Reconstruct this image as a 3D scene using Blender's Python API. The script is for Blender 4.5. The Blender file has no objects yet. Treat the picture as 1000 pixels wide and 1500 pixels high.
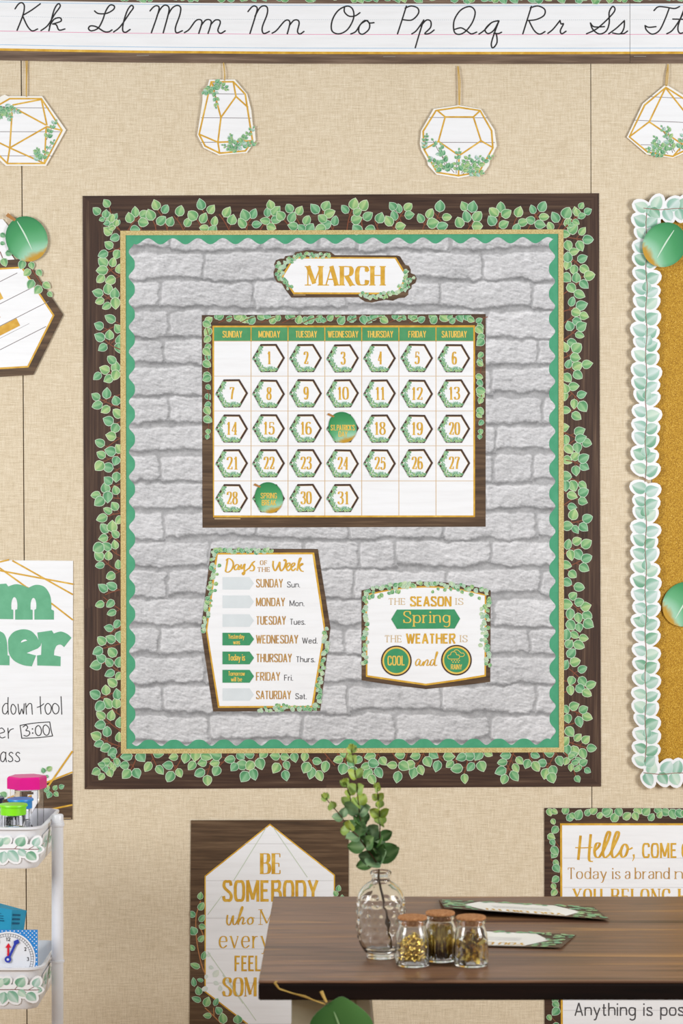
import bpy, math, random
import numpy as np
from mathutils import Vector, Matrix
R = random.Random(7)
C = bpy.context.scene.collection
SC = bpy.context.scene

# ------------------------------------------------------------------ camera, light, exposure
D = 4.4                      # camera to wall (m)
K = D/3.2                    # depth scale
FPX = 2360.0*K               # focal length in pixels of the 1000x1500 frame
S = D / FPX                  # metres per pixel on the wall
ZC = 1.34                    # camera height
cam = bpy.data.cameras.new('camera'); cam_o = bpy.data.objects.new('camera', cam); C.objects.link(cam_o)
cam_o.location = (0, -D, ZC); cam_o.rotation_euler = (math.pi/2, 0, 0)
cam.sensor_fit = 'HORIZONTAL'; cam.sensor_width = 36; cam.lens = FPX*36/1000
cam.clip_start = .05; cam.dof.use_dof = True; cam.dof.focus_distance = D - .01; cam.dof.aperture_fstop = 19.0
SC.camera = cam_o
SC.view_settings.view_transform = 'Standard'; SC.view_settings.look = 'None'
SC.view_settings.gamma = 1; SC.view_settings.use_curve_mapping = False
SC.view_settings.exposure = 0.0
SC.cycles.use_denoising = True
world = bpy.data.worlds.new('world'); SC.world = world; world.use_nodes = True
world.node_tree.nodes['Background'].inputs[0].default_value = (.97, .985, 1, 1)
world.node_tree.nodes['Background'].inputs[1].default_value = .36
def area(name, loc, target, sx, sy, power, col):
    l = bpy.data.lights.new(name, 'AREA'); l.shape = 'RECTANGLE'; l.size = sx; l.size_y = sy
    l.energy = power; l.color = col
    o = bpy.data.objects.new(name, l); C.objects.link(o); o.location = loc
    o.rotation_euler = (Vector(target)-Vector(loc)).to_track_quat('-Z', 'Y').to_euler()
area('softbox_left', (-1.75, -2.1, 1.62), (.15, 0, 1.4), .8, .9, 36, (.965, .985, 1))
area('softbox_right', (1.85, -2.1, 1.58), (-.15, 0, 1.3), .8, .9, 41, (.965, .985, 1))

# ------------------------------------------------------------------ colour and materials
def lin(c): return tuple((x/255/12.92 if x/255 <= .04045 else ((x/255+.055)/1.055)**2.4) for x in c)
def rgba(c): return (*lin(c), 1)
def hexmix(a, b, t): return tuple(a[i]+(b[i]-a[i])*t for i in range(3))
M = {}
def new_mat(name, rough=.6, metal=0, spec=.35):
    m = bpy.data.materials.new(name); m.use_nodes = True
    b = m.node_tree.nodes['Principled BSDF']
    b.inputs['Roughness'].default_value = rough; b.inputs['Metallic'].default_value = metal
    b.inputs['Specular IOR Level'].default_value = spec
    M[name] = m
    return m, m.node_tree.nodes, m.node_tree.links, b
def noise_ramp(name, stops, scale=(1, 1, 1), nscale=5, detail=4, rough=.6, metal=0, spec=.35, rot=(0, 0, 0), dist=0, bump=0, roughness_noise=.6):
    """colour ramp over stretched noise in object space"""
    m, n, l, b = new_mat(name, rough, metal, spec)
    g = n.new('ShaderNodeNewGeometry'); mp = n.new('ShaderNodeMapping'); nz = n.new('ShaderNodeTexNoise'); r = n.new('ShaderNodeValToRGB')
    mp.inputs['Scale'].default_value = scale; mp.inputs['Rotation'].default_value = rot
    nz.inputs['Scale'].default_value = nscale; nz.inputs['Detail'].default_value = detail
    nz.inputs['Roughness'].default_value = roughness_noise; nz.inputs['Distortion'].default_value = dist
    tc = n.new('ShaderNodeTexCoord')
    l.new(tc.outputs['Object'], mp.inputs['Vector']); l.new(mp.outputs[0], nz.inputs['Vector']); l.new(nz.outputs['Fac'], r.inputs['Fac'])
    e = r.color_ramp.elements
    while len(e) < len(stops): e.new(.5)
    for k, (p, c) in enumerate(stops): e[k].position = p; e[k].color = rgba(c)
    l.new(r.outputs['Color'], b.inputs['Base Color'])
    if bump:
        bp = n.new('ShaderNodeBump'); bp.inputs['Strength'].default_value = bump; bp.inputs['Distance'].default_value = .001
        l.new(nz.outputs['Fac'], bp.inputs['Height']); l.new(bp.outputs[0], b.inputs['Normal'])
    return m
def flat(name, c, rough=.55, metal=0, spec=.35, var=6):
    """single coloured surface with a faint mottling"""
    a = tuple(max(0, x-var) for x in c); d = tuple(min(255, x+var) for x in c)
    return noise_ramp(name, [(.3, a), (.7, d)], nscale=40, detail=3, rough=rough, metal=metal, spec=spec)

# printed artwork: colour carried by the mesh
m, n, l, b = new_mat('print', .5)
at = n.new('ShaderNodeAttribute'); at.attribute_name = 'Col'; l.new(at.outputs['Color'], b.inputs['Base Color'])

# linen weave wall covering
m, n, l, b = new_mat('linen', .85, 0, .15)
tc = n.new('ShaderNodeTexCoord')
def nz(sc, det=2, s=1.0, ro=.6):
    mp = n.new('ShaderNodeMapping'); mp.inputs['Scale'].default_value = sc
    t = n.new('ShaderNodeTexNoise'); t.inputs['Scale'].default_value = s; t.inputs['Detail'].default_value = det; t.inputs['Roughness'].default_value = ro
    l.new(tc.outputs['Object'], mp.inputs['Vector']); l.new(mp.outputs[0], t.inputs['Vector']); return t.outputs['Fac']
def mth(op, a, b_):
    t = n.new('ShaderNodeMath'); t.operation = op
    for k, v in enumerate((a, b_)):
        if isinstance(v, (int, float)): t.inputs[k].default_value = v
        else: l.new(v, t.inputs[k])
    return t.outputs[0]
hth = nz((45, 45, 620), 2); vth = nz((620, 45, 45), 2); slub = nz((22, 22, 330), 2); slubv = nz((330, 22, 22), 2); fine = nz((620, 620, 620), 1); big = nz((6, 6, 6), 3)
f = mth('ADD', mth('ADD', mth('MULTIPLY', hth, .27), mth('MULTIPLY', vth, .23)), mth('ADD', mth('MULTIPLY', slub, .2), mth('ADD', mth('MULTIPLY', slubv, .16), mth('MULTIPLY', fine, .22))))
f = mth('ADD', f, mth('MULTIPLY', big, .06))
rp = n.new('ShaderNodeValToRGB'); e = rp.color_ramp.elements
e[0].position = .40; e[0].color = rgba((190, 171, 139)); e[1].position = .76; e[1].color = rgba((246, 234, 212))
e.new(.565).color = rgba((220, 203, 175))
l.new(f, rp.inputs['Fac']); l.new(rp.outputs['Color'], b.inputs['Base Color'])
bp = n.new('ShaderNodeBump'); bp.inputs['Strength'].default_value = .25; bp.inputs['Distance'].default_value = .0006
l.new(f, bp.inputs['Height']); l.new(bp.outputs[0], b.inputs['Normal'])

# printed brick paper: large shapes in the mesh colour, grain in the shader
m, n, l, b = new_mat('brick_paper', .6, 0, .25)
at = n.new('ShaderNodeAttribute'); at.attribute_name = 'Col'
tc = n.new('ShaderNodeTexCoord'); t = n.new('ShaderNodeTexNoise'); t.inputs['Scale'].default_value = 330; t.inputs['Detail'].default_value = 3
l.new(tc.outputs['Object'], t.inputs['Vector'])
mx = n.new('ShaderNodeMix'); mx.data_type = 'RGBA'; mx.blend_type = 'OVERLAY'; mx.inputs[0].default_value = .22
l.new(at.outputs['Color'], mx.inputs[6]); l.new(t.outputs['Fac'], mx.inputs[7]); l.new(mx.outputs[2], b.inputs['Base Color'])

WOOD = [(.30, (46, 29, 20)), (.48, (68, 46, 34)), (.60, (82, 60, 45)), (.75, (106, 82, 64))]
noise_ramp('wood_print_across', WOOD, (5, 5, 170), 1, 4, .55)
noise_ramp('wood_print_upright', WOOD, (170, 5, 5), 1, 4, .55)
noise_ramp('wood_print_warm', [(.3, (62, 45, 30)), (.5, (88, 66, 46)), (.72, (116, 92, 68))], (6, 6, 130), 1, 4, .55)
noise_ramp('wood_strip', [(.3, (84, 66, 54)), (.5, (110, 89, 73)), (.72, (140, 118, 100))], (7, 7, 150), 1, 4, .55)
noise_ramp('paper_white', [(.25, (237, 236, 237)), (.5, (243, 243, 244)), (.7, (246, 246, 248))], (7, 7, 90), 1, 4, .5)
noise_ramp('paper_cream', [(.3, (240, 236, 226)), (.6, (250, 247, 240))], (7, 7, 30), 1, 4, .5)
noise_ramp('gold_burlap', [(.3, (178, 154, 96)), (.5, (204, 182, 122)), (.7, (222, 203, 148))], (500, 500, 500), 1, 2, .7)
noise_ramp('gold_glitter', [(.30, (140, 96, 16)), (.5, (188, 140, 32)), (.64, (206, 160, 54)), (.76, (244, 212, 124))], (600, 600, 600), 1, 2, .6, 0, .3)
noise_ramp('gold_print', [(.3, (204, 152, 44)), (.55, (220, 172, 62)), (.75, (234, 192, 92))], (60, 60, 60), 1, 2, .45)
noise_ramp('gold_brown_print', [(.3, (174, 126, 62)), (.55, (194, 148, 78)), (.75, (210, 168, 102))], (60, 60, 60), 1, 2, .45)
flat('gold_pale_print', (232, 196, 92), .45)
flat('gold_tan_print', (212, 184, 140), .5)
flat('green_print', (62, 148, 100), .5)
flat('scallop_green', (74, 160, 120), .55)
flat('calendar_green', (80, 152, 100), .5)
flat('letter_green', (104, 176, 136), .5)
flat('ink_black', (38, 36, 36), .5, var=3)
flat('ink_grey', (84, 82, 84), .5, var=3)
flat('sage_print', (205, 214, 196), .5)
flat('pale_arrow', (218, 224, 226), .5, var=3)
flat('line_blue', (160, 196, 224), .5)
flat('line_pink', (232, 130, 170), .5)
flat('line_grey', (190, 198, 204), .5)
flat('plank_line', (196, 192, 192), .5)
flat('plank_dark_line', (134, 124, 124), .5)
flat('grid_line', (214, 182, 140), .5)
flat('twine', (205, 168, 88), .8, var=14)
flat('staple', (200, 190, 176), .3, .8)
flat('white_plastic', (232, 232, 236), .3, 0, .5, 2)
flat('pink_plastic', (226, 4, 134), .35, 0, .5, 3)
flat('blue_plastic', (34, 136, 208), .35, 0, .5, 3)
flat('lime_plastic', (134, 226, 20), .35, 0, .5, 3)
flat('navy_plastic', (24, 32, 84), .35, 0, .5, 3)
flat('clock_blue', (44, 134, 208), .5, var=3)
flat('hand_red', (216, 24, 50), .4, var=3)
flat('hand_blue', (48, 62, 170), .4, var=3)
flat('teal_card', (44, 152, 186), .5, var=5)
flat('teal_dark', (20, 92, 124), .5, var=3)
flat('purple_print', (120, 66, 140), .5, var=4)
flat('beige_paint', (178, 168, 142), .6)
flat('beige_paint_light', (205, 196, 176), .6)
flat('brass', (226, 196, 104), .24, 1, .5, 8)
flat('stem_brown', (74, 52, 30), .7, var=10)
flat('floor_oak', (184, 146, 100), .6)
noise_ramp('cork', [(.3, (150, 98, 60)), (.55, (180, 126, 82)), (.75, (204, 154, 108))], (300, 300, 300), 1, 3, .85, 0, .2)
m = noise_ramp('walnut', [(.30, (66, 42, 29)), (.41, (112, 80, 60)), (.48, (140, 102, 76)), (.54, (104, 76, 60)), (.60, (138, 98, 66)), (.68, (178, 132, 84))], (1.6, 42, 42), 1.0, 6, .38, 0, .32, (0, 0, 0), .9)
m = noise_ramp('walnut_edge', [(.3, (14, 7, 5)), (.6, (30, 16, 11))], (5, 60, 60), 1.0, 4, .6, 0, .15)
def glass(name, col=(1, 1, 1), rough=0.0, ior=1.46):
    m, n, l, b = new_mat(name, rough, 0, .5)
    b.inputs['Base Color'].default_value = (*col, 1); b.inputs['Transmission Weight'].default_value = 1; b.inputs['IOR'].default_value = ior
glass('glass', (.99, 1, .995)); glass('clear_plastic', (.99, .99, 1), .02, 1.22)
m, n, l, b = new_mat('leaf_real', .5, 0, .4)
at = n.new('ShaderNodeAttribute'); at.attribute_name = 'Col'; l.new(at.outputs['Color'], b.inputs['Base Color'])
b.inputs['Subsurface Weight'].default_value = 0.0

# ------------------------------------------------------------------ mesh builder
def W(x, y, h=0.0):
    """photo pixel (x, y) on a plane h metres in front of the wall -> world"""
    k = S*(D-h)/D
    return Vector(((x-500)*k, -h, ZC+(750-y)*k))
class MB:
    def __init__(s, mp=None): s.v = []; s.f = []; s.c = []; s.mp = mp or W; s.k = 0; s.cuts = []; s.lim = None
    def brk(s):
        if s.v and (not s.cuts or s.cuts[-1] != (len(s.v), len(s.f))): s.cuts.append((len(s.v), len(s.f)))
        return s
    def pieces(s):
        c = [(0, 0)]+[q for q in s.cuts if q[0] < len(s.v)]+[(len(s.v), len(s.f))]; out = []
        for (v0, f0), (v1, f1) in zip(c, c[1:]):
            m_ = MB(s.mp); m_.v = s.v[v0:v1]; m_.c = s.c[v0:v1]; m_.f = [[i-v0 for i in f] for f in s.f[f0:f1]]; out.append(m_)
        return out
    def lift(s): s.k = (s.k+1) % 97; return s.k*4e-6
    def vert(s, p, col=(1, 1, 1)): s.v.append(Vector(p)); s.c.append(col); return len(s.v)-1
    def poly(s, pts, h, col=(1, 1, 1)):
        a = sum(pts[i-1][0]*pts[i][1]-pts[i][0]*pts[i-1][1] for i in range(len(pts)))
        if a > 0: pts = pts[::-1]          # y runs down: make it face the room
        s.f.append([s.vert(s.mp(x, y, h), col) for x, y in pts]); return s
    def prism(s, pts, h0, h1, col=(1, 1, 1)):
        a = sum(pts[i-1][0]*pts[i][1]-pts[i][0]*pts[i-1][1] for i in range(len(pts)))
        if a > 0: pts = pts[::-1]
        A = [s.vert(s.mp(x, y, h1), col) for x, y in pts]; B = [s.vert(s.mp(x, y, h0), col) for x, y in pts]
        s.f.append(A); s.f.append(B[::-1]); N = len(pts)
        for i in range(N): j = (i+1) % N; s.f.append([A[i], B[i], B[j], A[j]])
        return s
    def stroke(s, pts, h, wv, wh=None, closed=False, caps=False, col=(1, 1, 1), taper=None):
        wh = wv if wh is None else wh
        P = [pts[0]]
        for p in pts[1:]:
            if abs(p[0]-P[-1][0])+abs(p[1]-P[-1][1]) > 1e-4: P.append(p)
        if closed and abs(P[0][0]-P[-1][0])+abs(P[0][1]-P[-1][1]) < 1e-4: P.pop()
        N = len(P)
        if N < 2: return s
        h += s.lift(); L = []; Rr = []; ram = 4e-6 if N > 6 else 0; h0 = h
        for i in range(N):
            h = h0+ram*i
            a = P[i-1] if (i > 0 or closed) else P[i]; c = P[(i+1) % N] if (i < N-1 or closed) else P[i]
            d1 = (P[i][0]-a[0], P[i][1]-a[1]); d2 = (c[0]-P[i][0], c[1]-P[i][1])
            q1 = math.hypot(*d1) or 1; q2 = math.hypot(*d2) or 1
            t = (d1[0]/q1+d2[0]/q2, d1[1]/q1+d2[1]/q2); q = math.hypot(*t)
            t = (d1[0]/q1, d1[1]/q1) if q < 1e-6 else (t[0]/q, t[1]/q)
            w = math.hypot(wv*t[1], wh*t[0])/2
            if taper: w *= taper(i/(N-1))
            if caps is False and not closed: pass
            L.append(s.vert(s.mp(P[i][0]-t[1]*w, P[i][1]+t[0]*w, h), col)); Rr.append(s.vert(s.mp(P[i][0]+t[1]*w, P[i][1]-t[0]*w, h), col))
        for i in range(N if closed else N-1):
            j = (i+1) % N; s.f.append([L[i], L[j], Rr[j], Rr[i]])
        if caps and not closed:
            for p in (P[0], P[-1]): s.disc(p[0], p[1], max(wv, wh)/2, h0-3e-6 if p is P[0] else h+3e-6, 8, col)
        return s
    def disc(s, x, y, r, h, n=24, col=(1, 1, 1), ry=None):
        ry = ry or r
        return s.poly([(x+r*math.cos(2*math.pi*i/n), y+ry*math.sin(2*math.pi*i/n)) for i in range(n)], h, col)
    def ring(s, pts, w, h, col=(1, 1, 1)): return s.stroke(pts, h, w, closed=True, col=col)
    def leaf(s, x, y, ang, L, Wd, h, pal, n=6, edge=.84, flip=None):
        """rounded printed leaf: base at (x, y), tip along ang; pale rim, two toned halves, light midrib"""
        h += s.lift()
        dk, md, lt, rim = pal; ca, sa = math.cos(ang), math.sin(ang)
        cl = s.lim or (-1e9, -1e9, 1e9, 1e9)
        pt = lambda u, v: s.mp(min(cl[2], max(cl[0], x+u*ca-v*sa)), min(cl[3], max(cl[1], y+u*sa+v*ca)), h)
        fl = (R.random() < .5) if flip is None else flip
        tip = R.choice((.62, .8, .95)); sh = R.uniform(.74, .86); ri = []
        for i in range(n+1):
            t = i/n; sn = max(0, math.sin(math.pi*t**sh)); hw = Wd/2*sn**(.58 if t < .5 else .58+(tip-.58)*min(1, (t-.5)/.3))
            ti = .5+(t-.5)*edge; hi = hw*edge
            A = hexmix(dk, md, .35+.75*t); B = hexmix(md, lt, -.05+.8*t); Cc = hexmix(md, lt, .5+.3*t)
            if fl: A, B = B, A
            row = [s.vert(pt(L*t, -hw), rim), s.vert(pt(L*ti, -hi), hexmix(A, dk, .25)), s.vert(pt(L*ti, -hi*.45), A), s.vert(pt(L*ti, 0), Cc), s.vert(pt(L*ti, hi*.45), B), s.vert(pt(L*ti, hi), hexmix(B, dk, .12)), s.vert(pt(L*t, hw), rim)]
            ri.append(row)
        for i in range(n):
            a, b = ri[i], ri[i+1]
            for k in range(6): s.f.append([a[k], b[k], b[k+1], a[k+1]])
        s.f.append([ri[0][k] for k in range(7)]); s.f.append([ri[n][k] for k in range(6, -1, -1)])
        return s
    # --- solid helpers in metres
    def box(s, x0, x1, y0, y1, z0, z1):
        i = [s.vert((x, y, z)) for z in (z0, z1) for y in (y0, y1) for x in (x0, x1)]
        for q in ((0, 2, 3, 1), (4, 5, 7, 6), (0, 1, 5, 4), (2, 6, 7, 3), (0, 4, 6, 2), (1, 3, 7, 5)): s.f.append([i[k] for k in q])
        return s
    def lathe(s, cx, cy, prof, n=32, bump=None, ph=0):
        rows = []
        for k, (r, z) in enumerate(prof):
            row = []
            for i in range(n):
                a = 2*math.pi*i/n+ph; rr = r+(bump(a, z, r) if bump else 0)
                row.append(s.vert((cx+rr*math.cos(a), cy+rr*math.sin(a), z)))
            rows.append(row)
        for a, b in zip(rows, rows[1:]):
            for i in range(n): j = (i+1) % n; s.f.append([a[i], a[j], b[j], b[i]])
        if prof[0][0] > 1e-6 and not getattr(s, 'open_ends', False): s.f.append(rows[0][::-1])
        if prof[-1][0] > 1e-6 and not getattr(s, 'open_ends', False): s.f.append(rows[-1])
        return s
    def tube(s, pts, r, n=8, r1=None):
        pts = [Vector(p) for p in pts]; rows = []; N = len(pts)
        for i, p in enumerate(pts):
            t = (pts[min(i+1, N-1)]-pts[max(i-1, 0)]).normalized()
            u = t.cross(Vector((0, 0, 1)) if abs(t.z) < .9 else Vector((1, 0, 0))).normalized(); w = t.cross(u)
            rr = r if r1 is None else r+(r1-r)*i/(N-1)
            rows.append([s.vert(p+(u*math.cos(2*math.pi*k/n)+w*math.sin(2*math.pi*k/n))*rr) for k in range(n)])
        for a, b in zip(rows, rows[1:]):
            for k in range(n): j = (k+1) % n; s.f.append([a[k], a[j], b[j], b[k]])
        s.f.append(rows[0][::-1]); s.f.append(rows[-1]); return s
    def mesh(s, name, mat, org=Vector((0, 0, 0)), smooth=False):
        me = bpy.data.meshes.new(name)
        me.from_pydata([tuple(v-org) for v in s.v], [], s.f)
        ca = me.color_attributes.new('Col', 'FLOAT_COLOR', 'POINT')
        fl = []
        for c in s.c: fl += [c[0], c[1], c[2], 1.0]
        ca.data.foreach_set('color', fl)
        me.materials.append(M[mat])
        if smooth:
            me.polygons.foreach_set('use_smooth', [True]*len(me.polygons))
        me.update(); return me
def thing(name, label, cat, loc, group=None):
    o = bpy.data.objects.new(name, None); C.objects.link(o); o.location = loc; o.empty_display_size = .02
    o['label'] = label; o['category'] = cat
    if group: o['group'] = group
    return o
def part(name, mb, mat, root, label=None, smooth=False, parent=None):
    """one mesh object under its thing (or under another part)"""
    if mb.cuts:
        for m_ in mb.pieces(): o = part(name, m_, mat, root, label, smooth, parent)
        return o
    wl = Vector(root.location)
    me = mb.mesh(name, mat, wl, smooth)
    o = bpy.data.objects.new(name, me); C.objects.link(o); o.parent = parent or root
    if label: o['label'] = label
    if smooth: auto_smooth(o)
    return o
def auto_smooth(o, ang=40):
    me = o.data
    try: me.set_sharp_from_angle(angle=math.radians(ang))
    except Exception: pass
def single(name, mb, mat, label, cat, group=None, smooth=False, org=None):
    org = Vector(org) if org is not None else sum(mb.v, Vector())/len(mb.v)
    me = mb.mesh(name, mat, org, smooth); o = bpy.data.objects.new(name, me); C.objects.link(o); o.location = org
    o['label'] = label; o['category'] = cat
    if group: o['group'] = group
    if smooth: auto_smooth(o)
    return o

# ------------------------------------------------------------------ curves and lettering
def spline(P, closed=False, k=6):
    N = len(P)
    if N < 3: return list(P)
    out = []
    for i in range(N if closed else N-1):
        g = (lambda j: P[j % N]) if closed else (lambda j: P[max(0, min(N-1, j))])
        a, b, c, d = g(i-1), g(i), g(i+1), g(i+2)
        for q in range(k):
            t = q/k; t2 = t*t; t3 = t2*t
            out.append(tuple(.5*(2*b[m]+(c[m]-a[m])*t+(2*a[m]-5*b[m]+4*c[m]-d[m])*t2+(3*b[m]-a[m]-3*c[m]+d[m])*t3) for m in (0, 1)))
    if not closed: out.append(P[-1])
    return out
GL = {}
def G(ch, w, s): GL[ch] = (w, [(q.split()[0], [tuple(map(float, p.split(','))) for p in q.split()[1:]]) for q in s.split(';')])
G('A', 5.2, 't 0,0 2.6,10;l 2.6,10 5.2,0;t .8,3.2 4.4,3.2')
G('B', 4.8, 'l 0,0 0,10;c 0,10 2.2,10 3.8,9.4 4.3,7.7 3.7,6 2.2,5.3 0,5.3;c 0,5.3 2.4,5.3 4.2,4.6 4.8,2.7 4.2,.8 2.4,0 0,0')
G('C', 4.8, 'c 4.8,7.2 4.3,9.2 2.5,10 .8,9.2 0,7 0,5 0,3 .8,.8 2.5,0 4.3,.8 4.8,2.8')
G('D', 4.9, 'l 0,0 0,10;c 0,10 2,10 4,9.2 4.9,7 4.9,5 4.9,3 4,.8 2,0 0,0')
G('E', 4.1, 'l 0,0 0,10;h 0,10 4,10;h 0,5.2 3.4,5.2;h 0,0 4.1,0')
G('F', 4.0, 'l 0,0 0,10;h 0,10 4,10;h 0,5 3.4,5')
G('G', 4.9, 'c 4.7,7.2 4.2,9.2 2.5,10 .8,9.2 0,7 0,5 0,3 .8,.8 2.5,0 4,.7 4.8,2.2;h 2.7,4.6 4.9,4.6;l 4.9,4.6 4.9,0')
G('H', 5.0, 'l 0,0 0,10;l 5,0 5,10;h 0,5.2 5,5.2')
G('I', 0.0, 'l 0,0 0,10')
G('K', 4.9, 'l 0,0 0,10;t 0,3.8 4.5,10;l 1.5,5.9 4.9,0')
G('L', 4.0, 'l 0,0 0,10;h 0,0 4,0')
G('M', 6.2, 't 0,0 0,10;l 0,10 3.1,1;t 3.1,1 6.2,10;l 6.2,10 6.2,0')
G('N', 5.1, 't 0,0 0,10;l 0,10 5.1,0;t 5.1,0 5.1,10')
G('O', 5.0, 'o 2.5,10 4.2,9.2 5,7 5,5 5,3 4.2,.8 2.5,0 .8,.8 0,3 0,5 0,7 .8,9.2')
G('P', 4.7, 'l 0,0 0,10;c 0,10 2.4,10 4.1,9.3 4.7,7.4 4.1,5.5 2.4,4.8 0,4.8')
G('R', 4.9, 'l 0,0 0,10;c 0,10 2.4,10 4.1,9.3 4.7,7.5 4.1,5.6 2.4,4.9 0,4.9;l 2.2,4.9 4.9,0')
G('S', 4.7, 'c 4.5,7.4 4,9.3 2.4,10 .8,9.3 .2,7.6 .9,6.2 2.4,5.1 3.9,4 4.7,2.5 4,.7 2.4,0 .6,.7 0,2.6')
G('T', 4.6, 'l 2.3,0 2.3,10;h 2.3,10 0,10;h 2.3,10 4.6,10')
G('U', 4.9, 'u 0,10 0,6 0,2.8 .8,.7 2.45,0 4.1,.7 4.9,2.8 4.9,6 4.9,10')
G('W', 7.6, 'l 0,10 2,0;t 2,0 3.8,9.5;l 3.8,9.5 5.6,0;t 5.6,0 7.6,10')
G('Y', 5.0, 'l 0,10 2.5,4.6;t 5,10 2.5,4.6;l 2.5,4.6 2.5,0')
G("'", .3, 'c 0,10 .1,8.8 -.2,7.6'); G('.', .3, 'd 0,.5'); G(',', .5, 'c .3,.9 .4,-.5 -.2,-2')
G('!', .3, 'c 0,10 0,6 0,3;d 0,.5'); G(':', .3, 'd 0,1.2;d 0,5.4')
G('0', 4.4, 'o 2.2,10 3.8,8.9 4.4,6.6 4.4,3.4 3.8,1.1 2.2,0 .6,1.1 0,3.4 0,6.6 .6,8.9')
G('1', 2.4, 'l 1.5,0 1.5,10;y 1.5,10 0,8')
G('2', 4.4, 'c .2,7.4 .6,9.2 2.2,10 3.8,9.2 4.2,7.3 3.3,5 1.6,2.2 .2,.3;h 0,.3 4.4,.3;y 4.4,.2 4.4,2.2')
G('3', 4.3, 'c .2,8 .8,9.5 2.1,10 3.6,9.3 4,7.7 3.4,6.1 1.6,5.4;c 1.6,5.4 3.5,4.9 4.3,3 3.7,.9 2.1,0 .7,.6 0,2.2')
G('4', 4.8, 'l 3.3,0 3.3,10;t 3.3,10 0,3;h 0,3 4.8,3')
G('5', 4.3, 'h .6,9.8 4,9.8;t .6,9.8 .4,5.1;c .4,5.1 1.2,6.1 2.4,6.3 3.8,5.4 4.3,3.3 3.7,1 2.1,0 .6,.6 0,2')
G('6', 4.4, 'c 4,8.5 3.2,9.8 2.3,10 .8,9 .1,6.5 0,3.4 .6,1 2.2,0 3.8,.9 4.4,3 3.8,5.1 2.3,6 .9,5.2 .1,3.4')
G('7', 4.3, 'h 0,9.8 4.3,9.8;c 4.3,9.8 3,6.8 2,3.4 1.6,0;y 0,9.8 0,8')
G('8', 4.4, 'o 2.2,10 3.7,9.2 4,7.7 3.5,6.2 2.2,5.4 .9,6.2 .4,7.7 .7,9.2;o 2.2,5.4 3.8,4.5 4.4,2.7 3.8,.9 2.2,0 .6,.9 0,2.7 .6,4.5')
G('9', 4.4, 'c .4,1.5 1.2,.2 2.1,0 3.6,1 4.3,3.5 4.4,6.6 3.8,9 2.2,10 .6,9.1 0,7 .6,4.9 2.1,4 3.5,4.8 4.3,6.6')
G('a', 4.0, 'c .4,5 .9,6.3 2.1,6.7 3.3,6.3 3.8,5 3.8,3.5 3.8,1.5 4.1,.3;c 3.8,4 2.2,3.7 .6,3 .1,1.6 .7,.3 1.8,0 3,.6 3.8,1.9')
G('b', 4.3, 'l 0,0 0,10;o 2.2,6.7 3.7,5.8 4.3,3.3 3.7,.9 2.2,0 .6,1 .1,3.3 .6,5.7')
G('d', 4.3, 'l 4.3,0 4.3,10;o 2.1,6.7 3.7,5.7 4.2,3.3 3.7,1 2.1,0 .6,.9 0,3.3 .6,5.8')
G('e', 4.2, 'h .1,3.6 4.1,3.6;c 4.1,3.6 3.6,5.9 2.2,6.7 .7,5.8 0,3.3 .7,.8 2.3,0 4.1,1.5')
G('g', 4.3, 'o 2.1,6.7 3.7,5.7 4.2,3.5 3.7,1.3 2.1,.5 .6,1.3 0,3.5 .6,5.8;c 4.3,6.6 4.3,3 4.2,-1 3.6,-2.6 2.1,-3.2 .4,-2.4')
G('h', 4.2, 'l 0,0 0,10;c 0,4.4 .8,6 2.3,6.7 3.7,6 4.2,4.2 4.2,2 4.2,0')
G('i', .3, 'l 0,0 0,6.7;d 0,9'); G('l', .3, 'l 0,0 0,10')
G('k', 4, 'l 0,0 0,10;t 0,2.6 3.6,6.7;l 1.3,4.2 4,0')
G('m', 7.2, 'l 0,0 0,6.7;c 0,4.4 .7,6 2,6.7 3.2,6 3.6,4.4 3.6,2 3.6,0;c 3.6,4.4 4.3,6 5.6,6.7 6.8,6 7.2,4.4 7.2,2 7.2,0')
G('n', 4.2, 'l 0,0 0,6.7;c 0,4.4 .8,6 2.3,6.7 3.7,6 4.2,4.2 4.2,2 4.2,0')
G('o', 4.4, 'o 2.2,6.7 3.8,5.8 4.4,3.3 3.8,.9 2.2,0 .6,.9 0,3.3 .6,5.8')
G('p', 4.3, 'l 0,-3 0,6.7;o 2.2,6.7 3.7,5.8 4.3,3.3 3.7,.9 2.2,0 .6,1 .1,3.3 .6,5.7')
G('r', 2.6, 'l 0,0 0,6.7;c 0,4 .7,5.8 1.6,6.6 2.6,6.6')
G('s', 3.6, 'c 3.3,5.2 2.8,6.4 1.8,6.7 .6,6.2 .2,5 .8,4 1.9,3.4 3.1,2.6 3.6,1.6 3,.4 1.8,0 .5,.5 0,1.8')
G('t', 2.6, 'c 1,9 1,5 1,2 1.4,.4 2.6,.2;h 0,6.6 2.5,6.6')
G('u', 4.2, 'c 0,6.7 0,4 0,2.2 .6,.5 2,0 3.4,.7 4.2,2.3;l 4.2,6.7 4.2,0')
G('v', 4.2, 'l 0,6.7 2.1,0;t 2.1,0 4.2,6.7')
G('w', 6.2, 'l 0,6.7 1.6,0;t 1.6,0 3.1,6.2;l 3.1,6.2 4.6,0;t 4.6,0 6.2,6.7')
G('y', 4.2, 'l 0,6.7 2.1,.4;c 4.2,6.7 2.6,1.6 1.5,-2.2 .8,-3 0,-2.9')
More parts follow.
